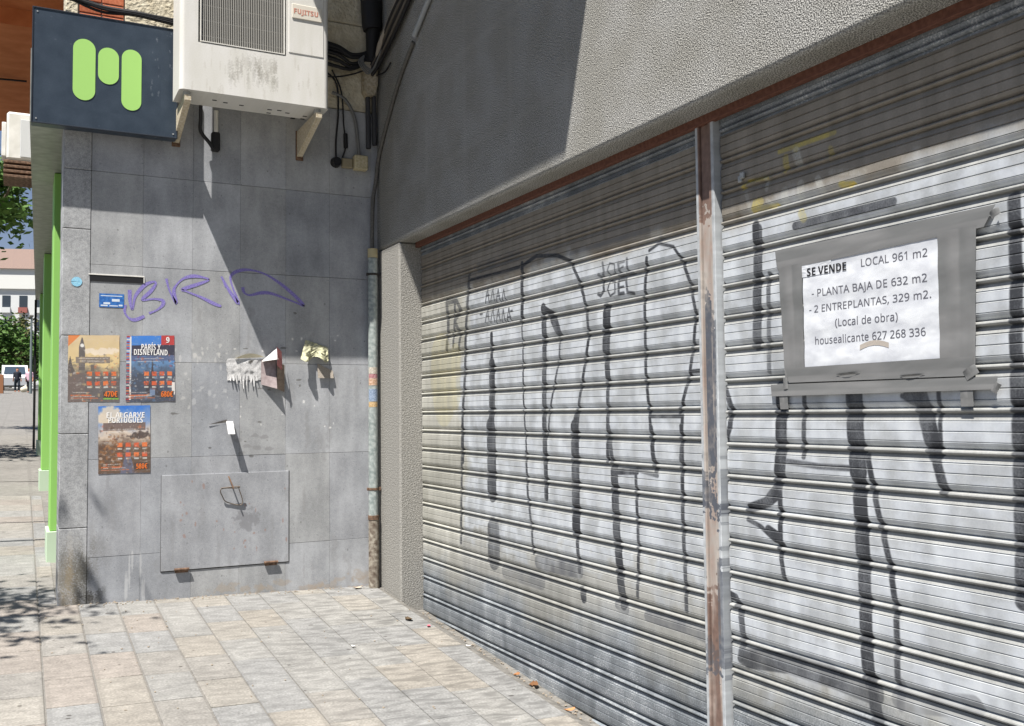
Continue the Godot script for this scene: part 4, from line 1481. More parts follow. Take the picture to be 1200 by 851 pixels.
	obj("body", st, grainy(rgb(170, 158, 124), rgb(196, 186, 156), 0.03, 6.0, 104, 0.7), sb)
	st = begin()
	cbox(st, Vector3(1.970, 3.318, ZB + 0.002), Vector3(2.046, 3.385, ZB + 0.035), 0.005)
	tag(obj("wiring_block", st, mat(rgb(142, 132, 108), 0.7)), "small beige wiring block beside the cream wiring box", "wiring block")
	st = begin()
	tube(st, [Vector3(1.93, 3.352, ZB + 0.004), Vector3(1.93, 3.352, ZB + 0.05)], 0.038, 0.03, 14)
	tag(obj("round_socket", st, M.black), "round black socket on the tiles left of the wiring block", "socket")
	wire("grey flex curving down into the cream wiring box", [Vector3(1.90, 3.84, ZB + 0.02), Vector3(1.99, 3.80, ZB + 0.03), Vector3(2.06, 3.68, ZB + 0.03), Vector3(2.085, 3.50, ZB + 0.03), Vector3(2.092, 3.40, ZB + 0.03)], 0.012, M.cable_grey)
	wire("thin black wire dropping to the round socket", [Vector3(1.86, 3.98, ZB + 0.02), Vector3(1.93, 3.90, ZB + 0.03), Vector3(1.945, 3.70, ZB + 0.02), Vector3(1.93, 3.50, ZB + 0.015), Vector3(1.93, 3.37, ZB + 0.02)], 0.007)
	wire("thin black wire with a connector beside the grey flex", [Vector3(1.90, 4.0, ZB + 0.02), Vector3(1.965, 3.85, ZB + 0.03), Vector3(1.985, 3.62, ZB + 0.02), Vector3(2.0, 3.48, ZB + 0.02), Vector3(1.975, 3.39, ZB + 0.02)], 0.006)
	st = begin()
	tube(st, [Vector3(1.997, 3.56, ZB + 0.02), Vector3(2.0, 3.46, ZB + 0.02)], 0.015, -1, 8)
	tag(obj("connector", st, M.black), "black inline connector on the thin wire above the wiring block", "connector")
	# bundle over the sign
	for i in 6:
		var y := 4.135 + 0.014 * (i % 3)
		var zz := ZB + 0.05 + 0.02 * (i / 3)
		wire(["first", "second", "third", "fourth", "fifth", "sixth"][i] + " strand of the black cable bundle above the green barred sign", [Vector3(0.16, y + 0.07, zz - 0.02), Vector3(0.24, y + 0.03 + rng.randf_range(-0.015, 0.02), zz), Vector3(0.42, y + rng.randf_range(-0.02, 0.02), zz), Vector3(0.62, y - 0.01 + rng.randf_range(-0.02, 0.02), zz), Vector3(0.9, y - 0.02, zz)], 0.009)

# ---------------------------------------------------------------- the taped notice on the shutter
func notice():
	var n := thing("sale_notice", "white paper sale notice stuck with grey tape to the shutter", "notice")
	var X := 2.3845
	var nz := noise(6.0, 111, 3)
	var place := func(z: float, y: float, out: float) -> Vector3:
		return Vector3(X - out - 0.0010 * nz.get_noise_2d(z, y * 2.5) - 0.0010 * sin((y - 1.611) / 0.1207 * TAU), y, z)
	var pap := mat(Color.WHITE, 0.75)
	pap.albedo_texture = grain(256, 0.02, 112, rgb(196, 199, 204), rgb(214, 217, 220), 4)
	var strip := func(q: Array, out: float, mat_: Material, called: String):
		# q: four corners (z, y): top left, top right, bottom right, bottom left
		var rows: int = max(3, int(abs(q[0].y - q[3].y) / 0.010))
		var st := begin()
		sheet(st, 24, rows, func(u, v):
			var a: Vector2 = q[3].lerp(q[2], u)
			var b: Vector2 = q[0].lerp(q[1], u)
			var p := a.lerp(b, v)
			return place.call(p.x, p.y, out), true)
		return obj(called, st, mat_, n)
	var tape := mat(Color.WHITE, 0.42)
	tape.albedo_texture = grain(256, 0.004, 113, rgb(110, 111, 110), rgb(124, 124, 123), 2)
	bump(pap, grain(256, 0.02, 115, Color(0, 0, 0), Color(1, 1, 1), 3, FastNoiseLite.TYPE_CELLULAR), 0.06)
	strip.call([Vector2(-2.442, 2.096), Vector2(-1.896, 2.106), Vector2(-1.901, 1.744), Vector2(-2.443, 1.744)], 0.0, pap, "paper")
	strip.call([Vector2(-2.448, 2.103), Vector2(-2.31, 2.101), Vector2(-2.315, 2.053), Vector2(-2.447, 2.053)], 0.0012, pap, "paper_patch")
	var tl := func(q, out): strip.call(q, out, tape, "tape_strip")
	tl.call([Vector2(-2.572, 2.164), Vector2(-1.705, 2.160), Vector2(-1.745, 2.103), Vector2(-2.560, 2.092)], 0.0018)
	tl.call([Vector2(-1.896, 2.115), Vector2(-1.768, 2.112), Vector2(-1.786, 1.710), Vector2(-1.901, 1.712)], 0.0026)
	tl.call([Vector2(-2.556, 2.100), Vector2(-2.443, 2.104), Vector2(-2.443, 1.700), Vector2(-2.536, 1.700)], 0.0026)
	tl.call([Vector2(-2.532, 1.745), Vector2(-1.790, 1.745), Vector2(-1.790, 1.690), Vector2(-2.520, 1.694)], 0.0034)
	tl.call([Vector2(-2.610, 1.690), Vector2(-1.718, 1.686), Vector2(-1.724, 1.650), Vector2(-2.605, 1.648)], 0.0030)
	tl.call([Vector2(-2.568, 1.655), Vector2(-2.528, 1.655), Vector2(-2.526, 1.602), Vector2(-2.566, 1.602)], 0.0010)
	tl.call([Vector2(-1.838, 1.655), Vector2(-1.797, 1.655), Vector2(-1.797, 1.604), Vector2(-1.838, 1.604)], 0.0010)
	# lifted ends and creases
	for q in [[-1.706, 2.135, 0.03, 0.02, 0.4], [-1.722, 1.655, 0.02, 0.03, -0.6], [-1.800, 1.700, 0.045, 0.028, 0.5], [-2.535, 1.692, 0.022, 0.04, 0.1], [-2.25, 1.715, 0.10, 0.008, 0.05], [-2.0, 1.70, 0.09, 0.006, 0.03]]:
		var st := begin()
		sheet(st, 5, 3, func(u, v):
			var a: float = q[4]
			var dz: float = (u - 0.5) * q[2]
			var dy: float = (v - 0.5) * q[3]
			var p: Vector3 = place.call(q[0] + dz * cos(a) - dy * sin(a), q[1] + dz * sin(a) + dy * cos(a), 0.0042)
			return p - Vector3(0.0045 * sin(u * PI) * (0.4 + v), 0, 0), true)
		obj("tape_fold", st, tape, n)
	var st2 := begin()
	sheet(st2, 6, 2, func(u, v): return place.call(-2.20 + 0.115 * u, 1.788 + 0.012 * sin(u * PI) + 0.016 * v, 0.001))
	obj("torn_mark", st2, mat(rgb(168, 160, 150), 0.8), n)
	var ink := mat(rgb(92, 92, 100), 0.8)
	var black := mat(rgb(26, 26, 30), 0.8)
	var lines := [["SE VENDE", true, 0.0262, -2.333, 2.066, black, 0.012, 0.174], ["LOCAL 961 m2", false, 0.0250, -2.061, 2.064, ink, 0.016, 0.251],
		["- PLANTA BAJA DE 632 m2", false, 0.0245, -2.169, 1.990, ink, 0.012, 0.463], ["- 2 ENTREPLANTAS, 329 m2.", false, 0.0240, -2.171, 1.938, ink, 0.004, 0.490], ["(Local de obra)", false, 0.0250, -2.174, 1.883, ink, 0.012, 0.252], ["housealicante 627 268 336", false, 0.0250, -2.172, 1.829, ink, 0.008, 0.443]]
	for l in lines:
		var tm := lettering(l[0], font(l[1]), l[2], 0.0004)
		var wide: float = max(0.01, tm.get_aabb().size.x)
		var arr := tm.get_mesh_arrays()
		var vs: PackedVector3Array = arr[Mesh.ARRAY_VERTEX]
		var st := begin()
		var ix: PackedInt32Array = arr[Mesh.ARRAY_INDEX] if arr[Mesh.ARRAY_INDEX] else PackedInt32Array(range(vs.size()))
		for i in ix:
			var q := vs[i]
			if q.z < -0.00005:
				q.z = -0.00002
			var lx: float = q.x * l[7] / wide
			st.set_normal(Vector3(-1, 0, 0))
			st.add_vertex(place.call(l[3] + lx, l[4] + q.y - lx * l[6], (0.0020 if l[1] else 0.0006) + q.z))
		obj("lettering", st, l[5], n)

# ---------------------------------------------------------------- posters, stickers and torn paper on the tiles
func poster_picture(kind: int) -> ImageTexture:
	var W := 150
	var H := 208
	var img := Image.create(W, H, false, Image.FORMAT_RGB8)
	var n := noise(0.02, 121 + kind, 4)
	var top := [Color8(214, 190, 150), Color8(52, 120, 214), Color8(44, 110, 206)]
	var mid := [Color8(222, 196, 138), Color8(92, 132, 176), Color8(214, 196, 176)]
	var low := [Color8(92, 88, 88), Color8(66, 72, 86), Color8(92, 74, 62)]
	for y in H:
		for x in W:
			var t := y / float(H) + n.get_noise_2d(x, y) * 0.12
			var c: Color = top[kind].lerp(mid[kind], clamp(t * 2.4, 0, 1)) if t < 0.42 else mid[kind].lerp(low[kind], clamp((t - 0.42) * 5.0, 0, 1))
			img.set_pixel(x, y, c)
	var r := func(x, y, w, h, c): img.fill_rect(Rect2i(x, y, w, h), c)
	if kind == 0:
		for i in 34:     # orange corner
			r.call(0, i, 34 - i, 1, Color8(222, 128, 70))
		for y in range(8, 110):
			var hw := 2 + int(min(7, (y - 8) / 4.0))
			r.call(40 - hw, y, hw * 2, 1, Color8(96, 90, 88))
		blob(img, 40, 32, 7, 7, Color8(238, 236, 230), 1.0, n, 0.0)
		for y in range(66, 120):
			var hw := 1 + int((y - 66) / 5.0)
			r.call(max(0, 6 - hw), y, hw * 2, 1, Color8(86, 80, 76))
		r.call(66, 92, 10, 20, Color8(98, 90, 84))
		r.call(22, 68, 100, 20, Color8(130, 118, 106))
		blob(img, 96, 50, 60, 12, Color8(240, 228, 214), 0.7, n, 0.6)
		r.call(0, 118, 48, 90, Color8(104, 92, 88))
	elif kind == 1:
		for i in 24:
			r.call(0, i * 9, 12, 5, [Color8(176, 58, 62), Color8(206, 200, 196), Color8(150, 48, 58), Color8(196, 120, 80)][i % 4])
		r.call(10, 2, 5, 200, Color8(226, 222, 216))
		r.call(108, 0, 42, 30, Color8(184, 58, 58))
		r.call(16, 30, 134, 32, Color8(52, 52, 68))
		r.call(16, 62, 134, 18, Color8(82, 96, 132))
		for y in range(78, 190):
			var hw := 2 + int(pow((y - 78) / 112.0, 2.0) * 26)
			r.call(80 - hw, y, hw * 2, 1, Color8(60, 58, 64))
		r.call(72, 168, 16, 22, Color8(110, 130, 160))
		r.call(140, 148, 10, 40, Color8(226, 222, 216))
	else:
		blob(img, 30, 28, 40, 34, Color8(236, 214, 180), 0.8, n, 0.5)
		r.call(14, 52, 122, 24, Color8(112, 96, 92))
		for i in 90:
			blob(img, rng.randf_range(4, 70), rng.randf_range(90, 190), rng.randf_range(3, 10), rng.randf_range(2, 8), [Color8(120, 78, 48), Color8(82, 56, 44), Color8(150, 100, 60)][i % 3], 0.6, n, 0.7)
		for y in range(120, 208):
			var hw := int((y - 120) / 4.0)
			r.call(84 - hw, y, hw * 2, 1, Color8(92, 94, 112))
		blob(img, 120, 92, 34, 14, Color8(60, 50, 48), 0.85, n, 0.6)
	# small print and price grid
	for q in [[30, 72, 86], [34, 80, 70], [14, 178, 50], [14, 190, 64]]:
		for x in range(q[0], q[0] + q[2]):
			if (x * 7 + q[1] * 3) % 5 < 3:
				img.set_pixel(x, q[1], Color8(222, 220, 216))
				img.set_pixel(x, q[1] + 1, Color8(214, 212, 208))
	for j in 2:
		for i in 4:
			r.call(54 + 24 * i, 114 + 30 * j, 15, 13, Color8(206, 88, 54) if (i + j) % 3 else Color8(222, 112, 60))
			r.call(55 + 24 * i, 130 + 30 * j, 13, 5, Color8(190, 190, 184))
	r.call(102, 176, 44, 20, Color8(70, 58, 54))
	r.call(8, 186, 60, 4, Color8(196, 96, 54))
	r.call(8, 195, 80, 3, Color8(170, 104, 78))
	if kind == 0:
		r.call(102, 196, 46, 5, Color8(110, 170, 60))
	for i in 260:
		var bc := img.get_pixel(rng.randi_range(0, W - 1), rng.randi_range(60, H - 1))
		blob(img, rng.randf_range(0, W), rng.randf_range(60, H), rng.randf_range(1, 6), rng.randf_range(1, 5), bc, 0.45, n, 1.0)
	for i in 120:
		blob(img, rng.randf_range(0, W), rng.randf_range(0, H), rng.randf_range(0.6, 2), rng.randf_range(0.6, 3), Color8(206, 200, 194), 0.3, n, 1.0)
	for i in 7:      # creases and scuffs
		var cy := rng.randf_range(8, H - 8)
		for x in W:
			var yy := int(cy + 3.0 * n.get_noise_2d(x * 0.7, i * 40.0) * 4.0)
			if yy > 0 and yy < H and n.get_noise_2d(x * 1.5, i * 9.0) > -0.05:
				img.set_pixel(x, yy, img.get_pixel(x, yy).lerp(Color8(214, 208, 202), 0.35))
	for y in H:
		for x in W:
			img.set_pixel(x, y, img.get_pixel(x, y).lerp(Color8(172, 164, 156), 0.14))
	return ImageTexture.create_from_image(img)

func poster(label: String, kind: int, q: Array, words_: Array):
	var t := thing("travel_poster", label, "poster", Vector3.ZERO, "travel posters pasted on the tiled wall")
	var m := mat(Color.WHITE, 0.45)
	m.albedo_texture = poster_picture(kind)
	var nz := noise(9.0, 130 + kind, 3)
	var st := begin()
	var Z := ZB + 0.0028
	sheet(st, 12, 14, func(u, v):
		var a: Vector2 = q[3].lerp(q[2], u)
		var b: Vector2 = q[0].lerp(q[1], u)
		var p := a.lerp(b, v)
		return Vector3(p.x + 0.002 * nz.get_noise_1d(v * 3.0), p.y + 0.002 * nz.get_noise_1d(u * 3.0 + 9.0), Z + 0.0009 * nz.get_noise_2d(p.x, p.y)), true)
	obj("paper", st, m, t)
	for w in words_:
		var tm := lettering(w[0], font(true), w[1], 0.0003)
		var o := obj("lettering", tm, mat(w[2], 0.6), t)
		var c: Vector2 = q[3].lerp(q[2], w[3]).lerp(q[0].lerp(q[1], w[3]), w[4])
		var wide: float = max(0.01, tm.get_aabb().size.x)
		o.transform = Transform3D(Basis.from_scale(Vector3(w[5] / wide, 1, 1)), Vector3(c.x, c.y, Z + 0.0016))

func papers():
	var wh := rgb(236, 234, 230)
	var og := rgb(226, 118, 50)
	poster("pasted travel poster with a clock tower and yellow sky, leftmost of three", 0, [Vector2(0.256, 2.101), Vector2(0.546, 2.109), Vector2(0.549, 1.694), Vector2(0.258, 1.695)],
		[["470€", 0.034, og, 0.83, 0.115, 0.075]])
	poster("pasted travel poster reading PARIS Y DISNEYLAND, beside the clock tower poster", 1, [Vector2(0.588, 2.106), Vector2(0.871, 2.116), Vector2(0.879, 1.698), Vector2(0.586, 1.694)],
		[["PARÍS Y", 0.036, wh, 0.50, 0.825, 0.115], ["DISNEYLAND", 0.036, wh, 0.50, 0.745, 0.20], ["680€", 0.034, og, 0.83, 0.105, 0.07], ["9", 0.036, wh, 0.86, 0.93, 0.020]])
	poster("pasted travel poster reading EL ALGARVE, lowest of the three", 2, [Vector2(0.429, 1.667), Vector2(0.730, 1.672), Vector2(0.734, 1.249), Vector2(0.433, 1.250)],
		[["EL ALGARVE", 0.034, wh, 0.52, 0.86, 0.22], ["PORTUGUÉS", 0.034, wh, 0.52, 0.785, 0.20], ["580€", 0.032, og, 0.83, 0.10, 0.065]])
	# blue sticker
	var s := thing("blue_sticker", "small blue printed sticker under the black slot", "sticker")
	var st := begin()
	box(st, Vector3(0.427, 2.281, ZB + 0.0015), Vector3(0.570, 2.366, ZB + 0.0024))
	obj("film", st, grainy(rgb(44, 96, 164), rgb(66, 122, 190), 0.03, 5.0, 131, 0.5), s)
	st = begin()
	for q in [[0.436, 2.350, 0.56, 2.355], [0.50, 2.318, 0.545, 2.334], [0.452, 2.300, 0.49, 2.312], [0.436, 2.288, 0.476, 2.296], [0.486, 2.288, 0.535, 2.294], [0.54, 2.29, 0.562, 2.30]]:
		box(st, Vector3(q[0], q[1], ZB + 0.0025), Vector3(q[2], q[3], ZB + 0.0028))
	obj("print", st, mat(rgb(206, 216, 226), 0.6), s)
	st = begin()
	pill(st, 0.268, 0.330, 2.402, 2.461, ZB + 0.0035, ZB + 0.0045)
	tag(obj("round_sticker", st, grainy(rgb(126, 186, 214), rgb(160, 212, 232), 0.05, 6.0, 132, 0.6)), "round pale blue sticker on the corner stone", "sticker")
	# purple tag drawn as paint on the stone
	var tg := thing("wall_graffiti", "purple spray painted letters across the tiled wall", "graffiti")
	var purple := grainy(rgb(112, 100, 170), rgb(150, 141, 194), 0.08, 5.0, 133, 0.7)
	var li := 0
	for l in wall_tag:
		var pts := []
		for i in range(0, l.size(), 2):
			pts.append(Vector2(l[i], l[i + 1]))
		var sm := curve(pts, 5)
		st = begin()
		var zt := ZB + 0.0015 + 0.0001 * li
		li += 1
		for i in sm.size() - 1:
			var a: Vector2 = sm[i]
			var b: Vector2 = sm[i + 1]
			if (b - a).length() < 0.0005:
				continue
			var pa: Vector2 = (sm[i + 1] - sm[max(i - 1, 0)]).normalized().orthogonal() * (0.0085 + 0.003 * sin(i * 0.37 + li))
			var pb: Vector2 = (sm[min(i + 2, sm.size() - 1)] - sm[i]).normalized().orthogonal() * (0.0085 + 0.003 * sin((i + 1) * 0.37 + li))
			face(st, [Vector3(a.x + pa.x, a.y + pa.y, zt), Vector3(b.x + pb.x, b.y + pb.y, zt), Vector3(b.x - pb.x, b.y - pb.y, zt), Vector3(a.x - pa.x, a.y - pa.y, zt)], Vector3(a.x, a.y, -9))
		obj("painted_stroke", st, purple, tg)
	# torn white bill with fringe
	var white := grainy(rgb(176, 175, 173), rgb(210, 210, 209), 0.05, 6.0, 141, 0.8)
	var tb := thing("torn_bill", "torn white paper bill with hanging fringe on the tiled wall", "paper")
	st = begin()
	var nz := noise(14.0, 134, 3)
	sheet(st, 14, 8, func(u, v): return Vector3(1.20 + 0.245 * u + 0.012 * nz.get_noise_1d(v * 0.4), 1.832 + 0.142 * v + 0.010 * nz.get_noise_1d(u * 0.5 + 3), ZB + 0.0045 + 0.0022 * nz.get_noise_2d(u * 0.3, v * 0.3)))
	obj("sheet", st, white, tb)
	for i in 9:
		var x := 1.218 + 0.022 * i + rng.randf_range(-0.005, 0.005)
		var l := rng.randf_range(0.04, 0.10)
		var sw := rng.randf_range(0.6, 1.4)
		st = begin()
		sheet(st, 2, 5, func(u, v): return Vector3(x + 0.0205 * sw * (u - 0.5) * (0.3 + 0.7 * v) + 0.003 * sin(v * 3.0 + i), 1.872 - l * (1.0 - v), ZB + 0.0075 + 0.016 * pow(max(0.0, 1.0 - v), 1.5) * (0.7 + 0.3 * sin(i * 2.1))))
		obj("strip", st, white, tb)
	st = begin()
	sheet(st, 12, 2, func(u, v): return Vector3(1.25 + 0.19 * u, 1.975 + 0.012 * u + 0.028 * v * sin(u * PI), ZB + 0.006 + 0.012 * v))
	obj("curl", st, mat(rgb(214, 206, 180), 0.8), tb)
	# flap of a red edged bill standing out from the wall
	var fl := thing("paper_flap", "white and red bill flap folded out from the wall, casting a long shadow", "paper")
	st = begin()
	sheet(st, 8, 8, func(u, v): return Vector3(1.415 + 0.098 * u + 0.014 * v, 1.955 + 0.015 * u + v * (0.01 + 0.075 * u), ZB + 0.012 + 0.085 * (1.0 - v) * (0.4 + 0.6 * u)))
	obj("fold", st, white, fl)
	st = begin()
	sheet(st, 4, 6, func(u, v): return Vector3(1.505 + 0.045 * u, 1.93 + 0.125 * v - 0.03 * u, ZB + 0.09 - 0.05 * u + 0.01 * sin(v * 4)))
	obj("red_edge", st, grainy(rgb(158, 84, 88), rgb(190, 140, 136), 0.05, 6.0, 135, 0.6), fl)
	st = begin()
	sheet(st, 6, 8, func(u, v): return Vector3(1.42 + 0.095 * u, 1.775 + 0.195 * v - 0.03 * (1.0 - u) * (1.0 - v) * -1.0, ZB + 0.008 + 0.05 * (1.0 - v) * u))
	obj("back", st, grainy(rgb(138, 124, 124), rgb(164, 152, 150), 0.03, 4.0, 136, 0.8), fl)
	st = begin()
	sheet(st, 3, 8, func(u, v): return Vector3(1.515 + 0.06 * u, 1.775 + 0.18 * v - 0.02 * u, ZB + 0.055 - 0.045 * u))
	obj("side", st, grainy(rgb(120, 104, 92), rgb(150, 136, 122), 0.03, 4.0, 137, 0.8), fl)
	# crumpled yellowish paper
	var yp := thing("crumpled_paper", "crumpled pale yellow printed paper hanging off the tiled wall", "paper")
	st = begin()
	sheet(st, 14, 10, func(u, v): return Vector3(1.672 + 0.20 * u + 0.045 * v * (1.0 - u), 1.975 + 0.135 * v - 0.05 * u * v - 0.02 * sin(u * 9.0) * (1.0 - v), ZB + 0.014 + 0.07 * (1.0 - v) * (0.6 + 0.4 * sin(u * 11.0)) + 0.012 * nz.get_noise_2d(u * 0.4, v * 0.4)))
	obj("sheet", st, grainy(rgb(150, 148, 112), rgb(206, 205, 180), 0.06, 8.0, 138, 0.8), yp)
	st = begin()
	sheet(st, 6, 6, func(u, v): return Vector3(1.80 + 0.11 * u, 1.85 + 0.10 * v * (1.0 - 0.5 * u), ZB + 0.006 + 0.016 * (1.0 - v)))
	obj("torn_remnant", st, grainy(rgb(132, 122, 110), rgb(176, 170, 160), 0.08, 8.0, 139, 0.85), yp)
	# little strip on its own
	var ls := thing("paper_strip", "tiny white paper strip standing off the wall above the hatch", "paper")
	st = begin()
	sheet(st, 3, 6, func(u, v): return Vector3(1.196 + 0.042 * u, 1.482 + 0.083 * v, ZB + 0.004 + 0.075 * (1.0 - v) + 0.01 * u))
	obj("strip", st, white, ls)
	st = begin()
	sheet(st, 6, 2, func(u, v): return Vector3(1.085 + 0.115 * u, 1.545 + 0.02 * v * u + 0.012 * u, ZB + 0.004 + 0.004 * v))
	obj("torn_edge", st, grainy(rgb(110, 104, 100), rgb(150, 146, 140), 0.06, 6.0, 140, 0.8), ls)

# ---------------------------------------------------------------- the street beyond
func leaf_crown(centre: Vector3, r: Vector3, count: int, size: float, sd: int, clumps: int) -> SurfaceTool:
	var g := RandomNumberGenerator.new()
	g.seed = sd
	var cs := []
	for i in clumps:
		var d := Vector3(g.randfn(), g.randfn(), g.randfn()).normalized() * pow(g.randf(), 0.4)
		cs.append([Vector3(d.x * r.x, d.y * r.y, d.z * r.z), g.randf_range(0.22, 0.42) * r.x])
	var st := begin()
	for i in count:
		var c = cs[g.randi_range(0, clumps - 1)]
		var p: Vector3 = centre + c[0] + Vector3(g.randfn(), g.randfn() * 0.8, g.randfn()) * c[1] * 0.55
		var a := Vector3(g.randfn(), g.randfn() * 0.5, g.randfn()).normalized() * size * g.randf_range(0.6, 1.3)
		var n := Vector3(g.randfn(), g.randfn() + 0.6, g.randfn()).normalized()
		var b := n.cross(a).normalized() * size * 0.42
		face(st, [p - a, p + b, p + a, p - b], p - n)
	return st

func tree(label: String, base: Vector3, trunk_h: float, centre: Vector3, r: Vector3, count: int, size: float, sd: int, leaf: Material, bark: Material, group: String):
	var t := thing("street_tree", label, "tree", base, group)
	var g := RandomNumberGenerator.new()
	g.seed = sd
	var st := begin()
	var top := centre - base
	tube(st, curve([Vector3.ZERO - Vector3(0, 0.2, 0), Vector3(g.randf_range(-0.1, 0.1), trunk_h * 0.5, g.randf_range(-0.1, 0.1)), Vector3(top.x * 0.35, trunk_h, top.z * 0.35), top], 4), 0.16, 0.05, 8)
	for i in 6:
		var a := TAU * i / 6.0 + g.randf()
		tube(st, curve([Vector3(top.x * 0.35, trunk_h * g.randf_range(0.85, 1.1), top.z * 0.35), top * 0.9 + Vector3(cos(a) * r.x * 0.35, -r.y * 0.2, sin(a) * r.z * 0.35), top + Vector3(cos(a) * r.x * 0.8, g.randf_range(-0.3, 0.6) * r.y, sin(a) * r.z * 0.8)], 3), 0.07, 0.015, 6)
	obj("trunk", st, bark, t)
	obj("crown", leaf_crown(top, r, count, size, sd, 34), leaf, t)
	return t

# distance field of tapered bones, meshed as surface nets
func body_mesh(bones: Array, cell: float, blend: float) -> SurfaceTool:
	var lo := Vector3(1e9, 1e9, 1e9)
	var hi := -lo
	for b in bones:
		for e in [[b[0], b[2]], [b[1], b[3]]]:
			lo = lo.min(e[0] - Vector3.ONE * (e[1] + cell * 2))
			hi = hi.max(e[0] + Vector3.ONE * (e[1] + cell * 2))
	var nx := int((hi.x - lo.x) / cell) + 2
	var ny := int((hi.y - lo.y) / cell) + 2
	var nz := int((hi.z - lo.z) / cell) + 2
	var f := PackedFloat32Array()
	f.resize(nx * ny * nz)
	for z in nz:
		for y in ny:
			for x in nx:
				var p := lo + Vector3(x, y, z) * cell
				var d := 1.0
				for b in bones:
					var ab: Vector3 = b[1] - b[0]
					var t: float = clamp((p - b[0]).dot(ab) / max(ab.length_squared(), 1e-9), 0.0, 1.0)
					var q := p.distance_to(b[0] + ab * t) - lerpf(b[2], b[3], t)
					var h: float = max(blend - abs(d - q), 0.0) / blend
					d = min(d, q) - h * h * blend * 0.25
				f[(z * ny + y) * nx + x] = d
	var vid := {}
	var verts := []
	var at := func(x, y, z): return f[(z * ny + y) * nx + x]
	for z in nz - 1:
		for y in ny - 1:
			for x in nx - 1:
				var s := Vector3.ZERO
				var n := 0
				for e in [[0, 0, 0, 1, 0, 0], [0, 1, 0, 1, 1, 0], [0, 0, 1, 1, 0, 1], [0, 1, 1, 1, 1, 1], [0, 0, 0, 0, 1, 0], [1, 0, 0, 1, 1, 0], [0, 0, 1, 0, 1, 1], [1, 0, 1, 1, 1, 1], [0, 0, 0, 0, 0, 1], [1, 0, 0, 1, 0, 1], [0, 1, 0, 0, 1, 1], [1, 1, 0, 1, 1, 1]]:
					var a: float = at.call(x + e[0], y + e[1], z + e[2])
					var b: float = at.call(x + e[3], y + e[4], z + e[5])
					if (a < 0) != (b < 0):
						s += Vector3(e[0], e[1], e[2]).lerp(Vector3(e[3], e[4], e[5]), a / (a - b))
						n += 1
				if n > 0:
					vid[(z * ny + y) * nx + x] = verts.size()
					verts.append(lo + (Vector3(x, y, z) + s / n) * cell)
	var st := begin()
	st.set_smooth_group(0)
	for z in range(1, nz - 1):
		for y in range(1, ny - 1):
			for x in range(1, nx - 1):
				var a: float = at.call(x, y, z)
				for ax in 3:
					var b: float = at.call(x + (1 if ax == 0 else 0), y + (1 if ax == 1 else 0), z + (1 if ax == 2 else 0))
					if (a < 0) == (b < 0):
						continue
					var o1: int = [nx, nx * ny, 1][ax]
					var o2: int = [nx * ny, 1, nx][ax]
					var i := (z * ny + y) * nx + x
					var q := [vid[i], vid[i - o1], vid[i - o1 - o2], vid[i - o2]]
					if a < 0:
						q.reverse()
					for k in [0, 1, 2, 0, 2, 3]:
						st.add_vertex(verts[q[k]])
	st.index()
	st.generate_normals()
	return st

func person(label: String, at: Vector3, turn: float, top: Color, legs: Color, hair: Color):
	var t := thing("person", label, "person", at, "people walking down the pavement")
	t.rotation.y = turn
	var body := [[Vector3(0, 0.95, 0), Vector3(0, 1.36, 0), 0.14, 0.16], [Vector3(-0.16, 1.40, 0), Vector3(0.16, 1.40, 0), 0.075, 0.075], [Vector3(0, 1.40, 0), Vector3(0, 1.54, 0.01), 0.06, 0.055], [Vector3(0, 1.59, 0.02), Vector3(0, 1.65, 0.01), 0.088, 0.092]]
	for s in [-1, 1]:
		body.append([Vector3(0.19 * s, 1.39, 0), Vector3(0.24 * s, 1.12, -0.03 * s), 0.055, 0.045])
		body.append([Vector3(0.24 * s, 1.12, -0.03 * s), Vector3(0.25 * s, 0.88, 0.07 * s), 0.042, 0.034])
		body.append([Vector3(0.25 * s, 0.87, 0.07 * s), Vector3(0.25 * s, 0.76, 0.09 * s), 0.036, 0.028])
		body.append([Vector3(0.09 * s, 0.92, 0), Vector3(0.10 * s, 0.50, 0.12 * s), 0.095, 0.065])
		body.append([Vector3(0.10 * s, 0.50, 0.12 * s), Vector3(0.10 * s, 0.08, 0.10 * s - 0.06), 0.06, 0.042])
		body.append([Vector3(0.10 * s, 0.05, 0.10 * s - 0.08), Vector3(0.10 * s, 0.04, 0.10 * s + 0.12), 0.045, 0.038])
	obj("body", body_mesh(body, 0.03, 0.05), mat(rgb(176, 128, 104), 0.7), t)
	var shirt := [[Vector3(0, 0.94, 0), Vector3(0, 1.36, 0), 0.16, 0.175], [Vector3(-0.16, 1.40, 0), Vector3(0.16, 1.40, 0), 0.085, 0.085]]
	var trousers := []
	for s in [-1, 1]:
		shirt.append([Vector3(0.19 * s, 1.39, 0), Vector3(0.24 * s, 1.12, -0.03 * s), 0.068, 0.060])
		trousers.append([Vector3(0.09 * s, 0.93, 0), Vector3(0.10 * s, 0.50, 0.12 * s), 0.115, 0.085])
		trousers.append([Vector3(0.10 * s, 0.50, 0.12 * s), Vector3(0.10 * s, 0.12, 0.10 * s - 0.06), 0.080, 0.065])
	obj("shirt", body_mesh(shirt, 0.03, 0.05), mat(top, 0.85), t)
	obj("trousers", body_mesh(trousers, 0.03, 0.05), mat(legs, 0.85), t)
	obj("hair", body_mesh([[Vector3(0, 1.66, -0.03), Vector3(0, 1.69, 0.0), 0.092, 0.088]], 0.025, 0.02), mat(hair, 0.7), t)

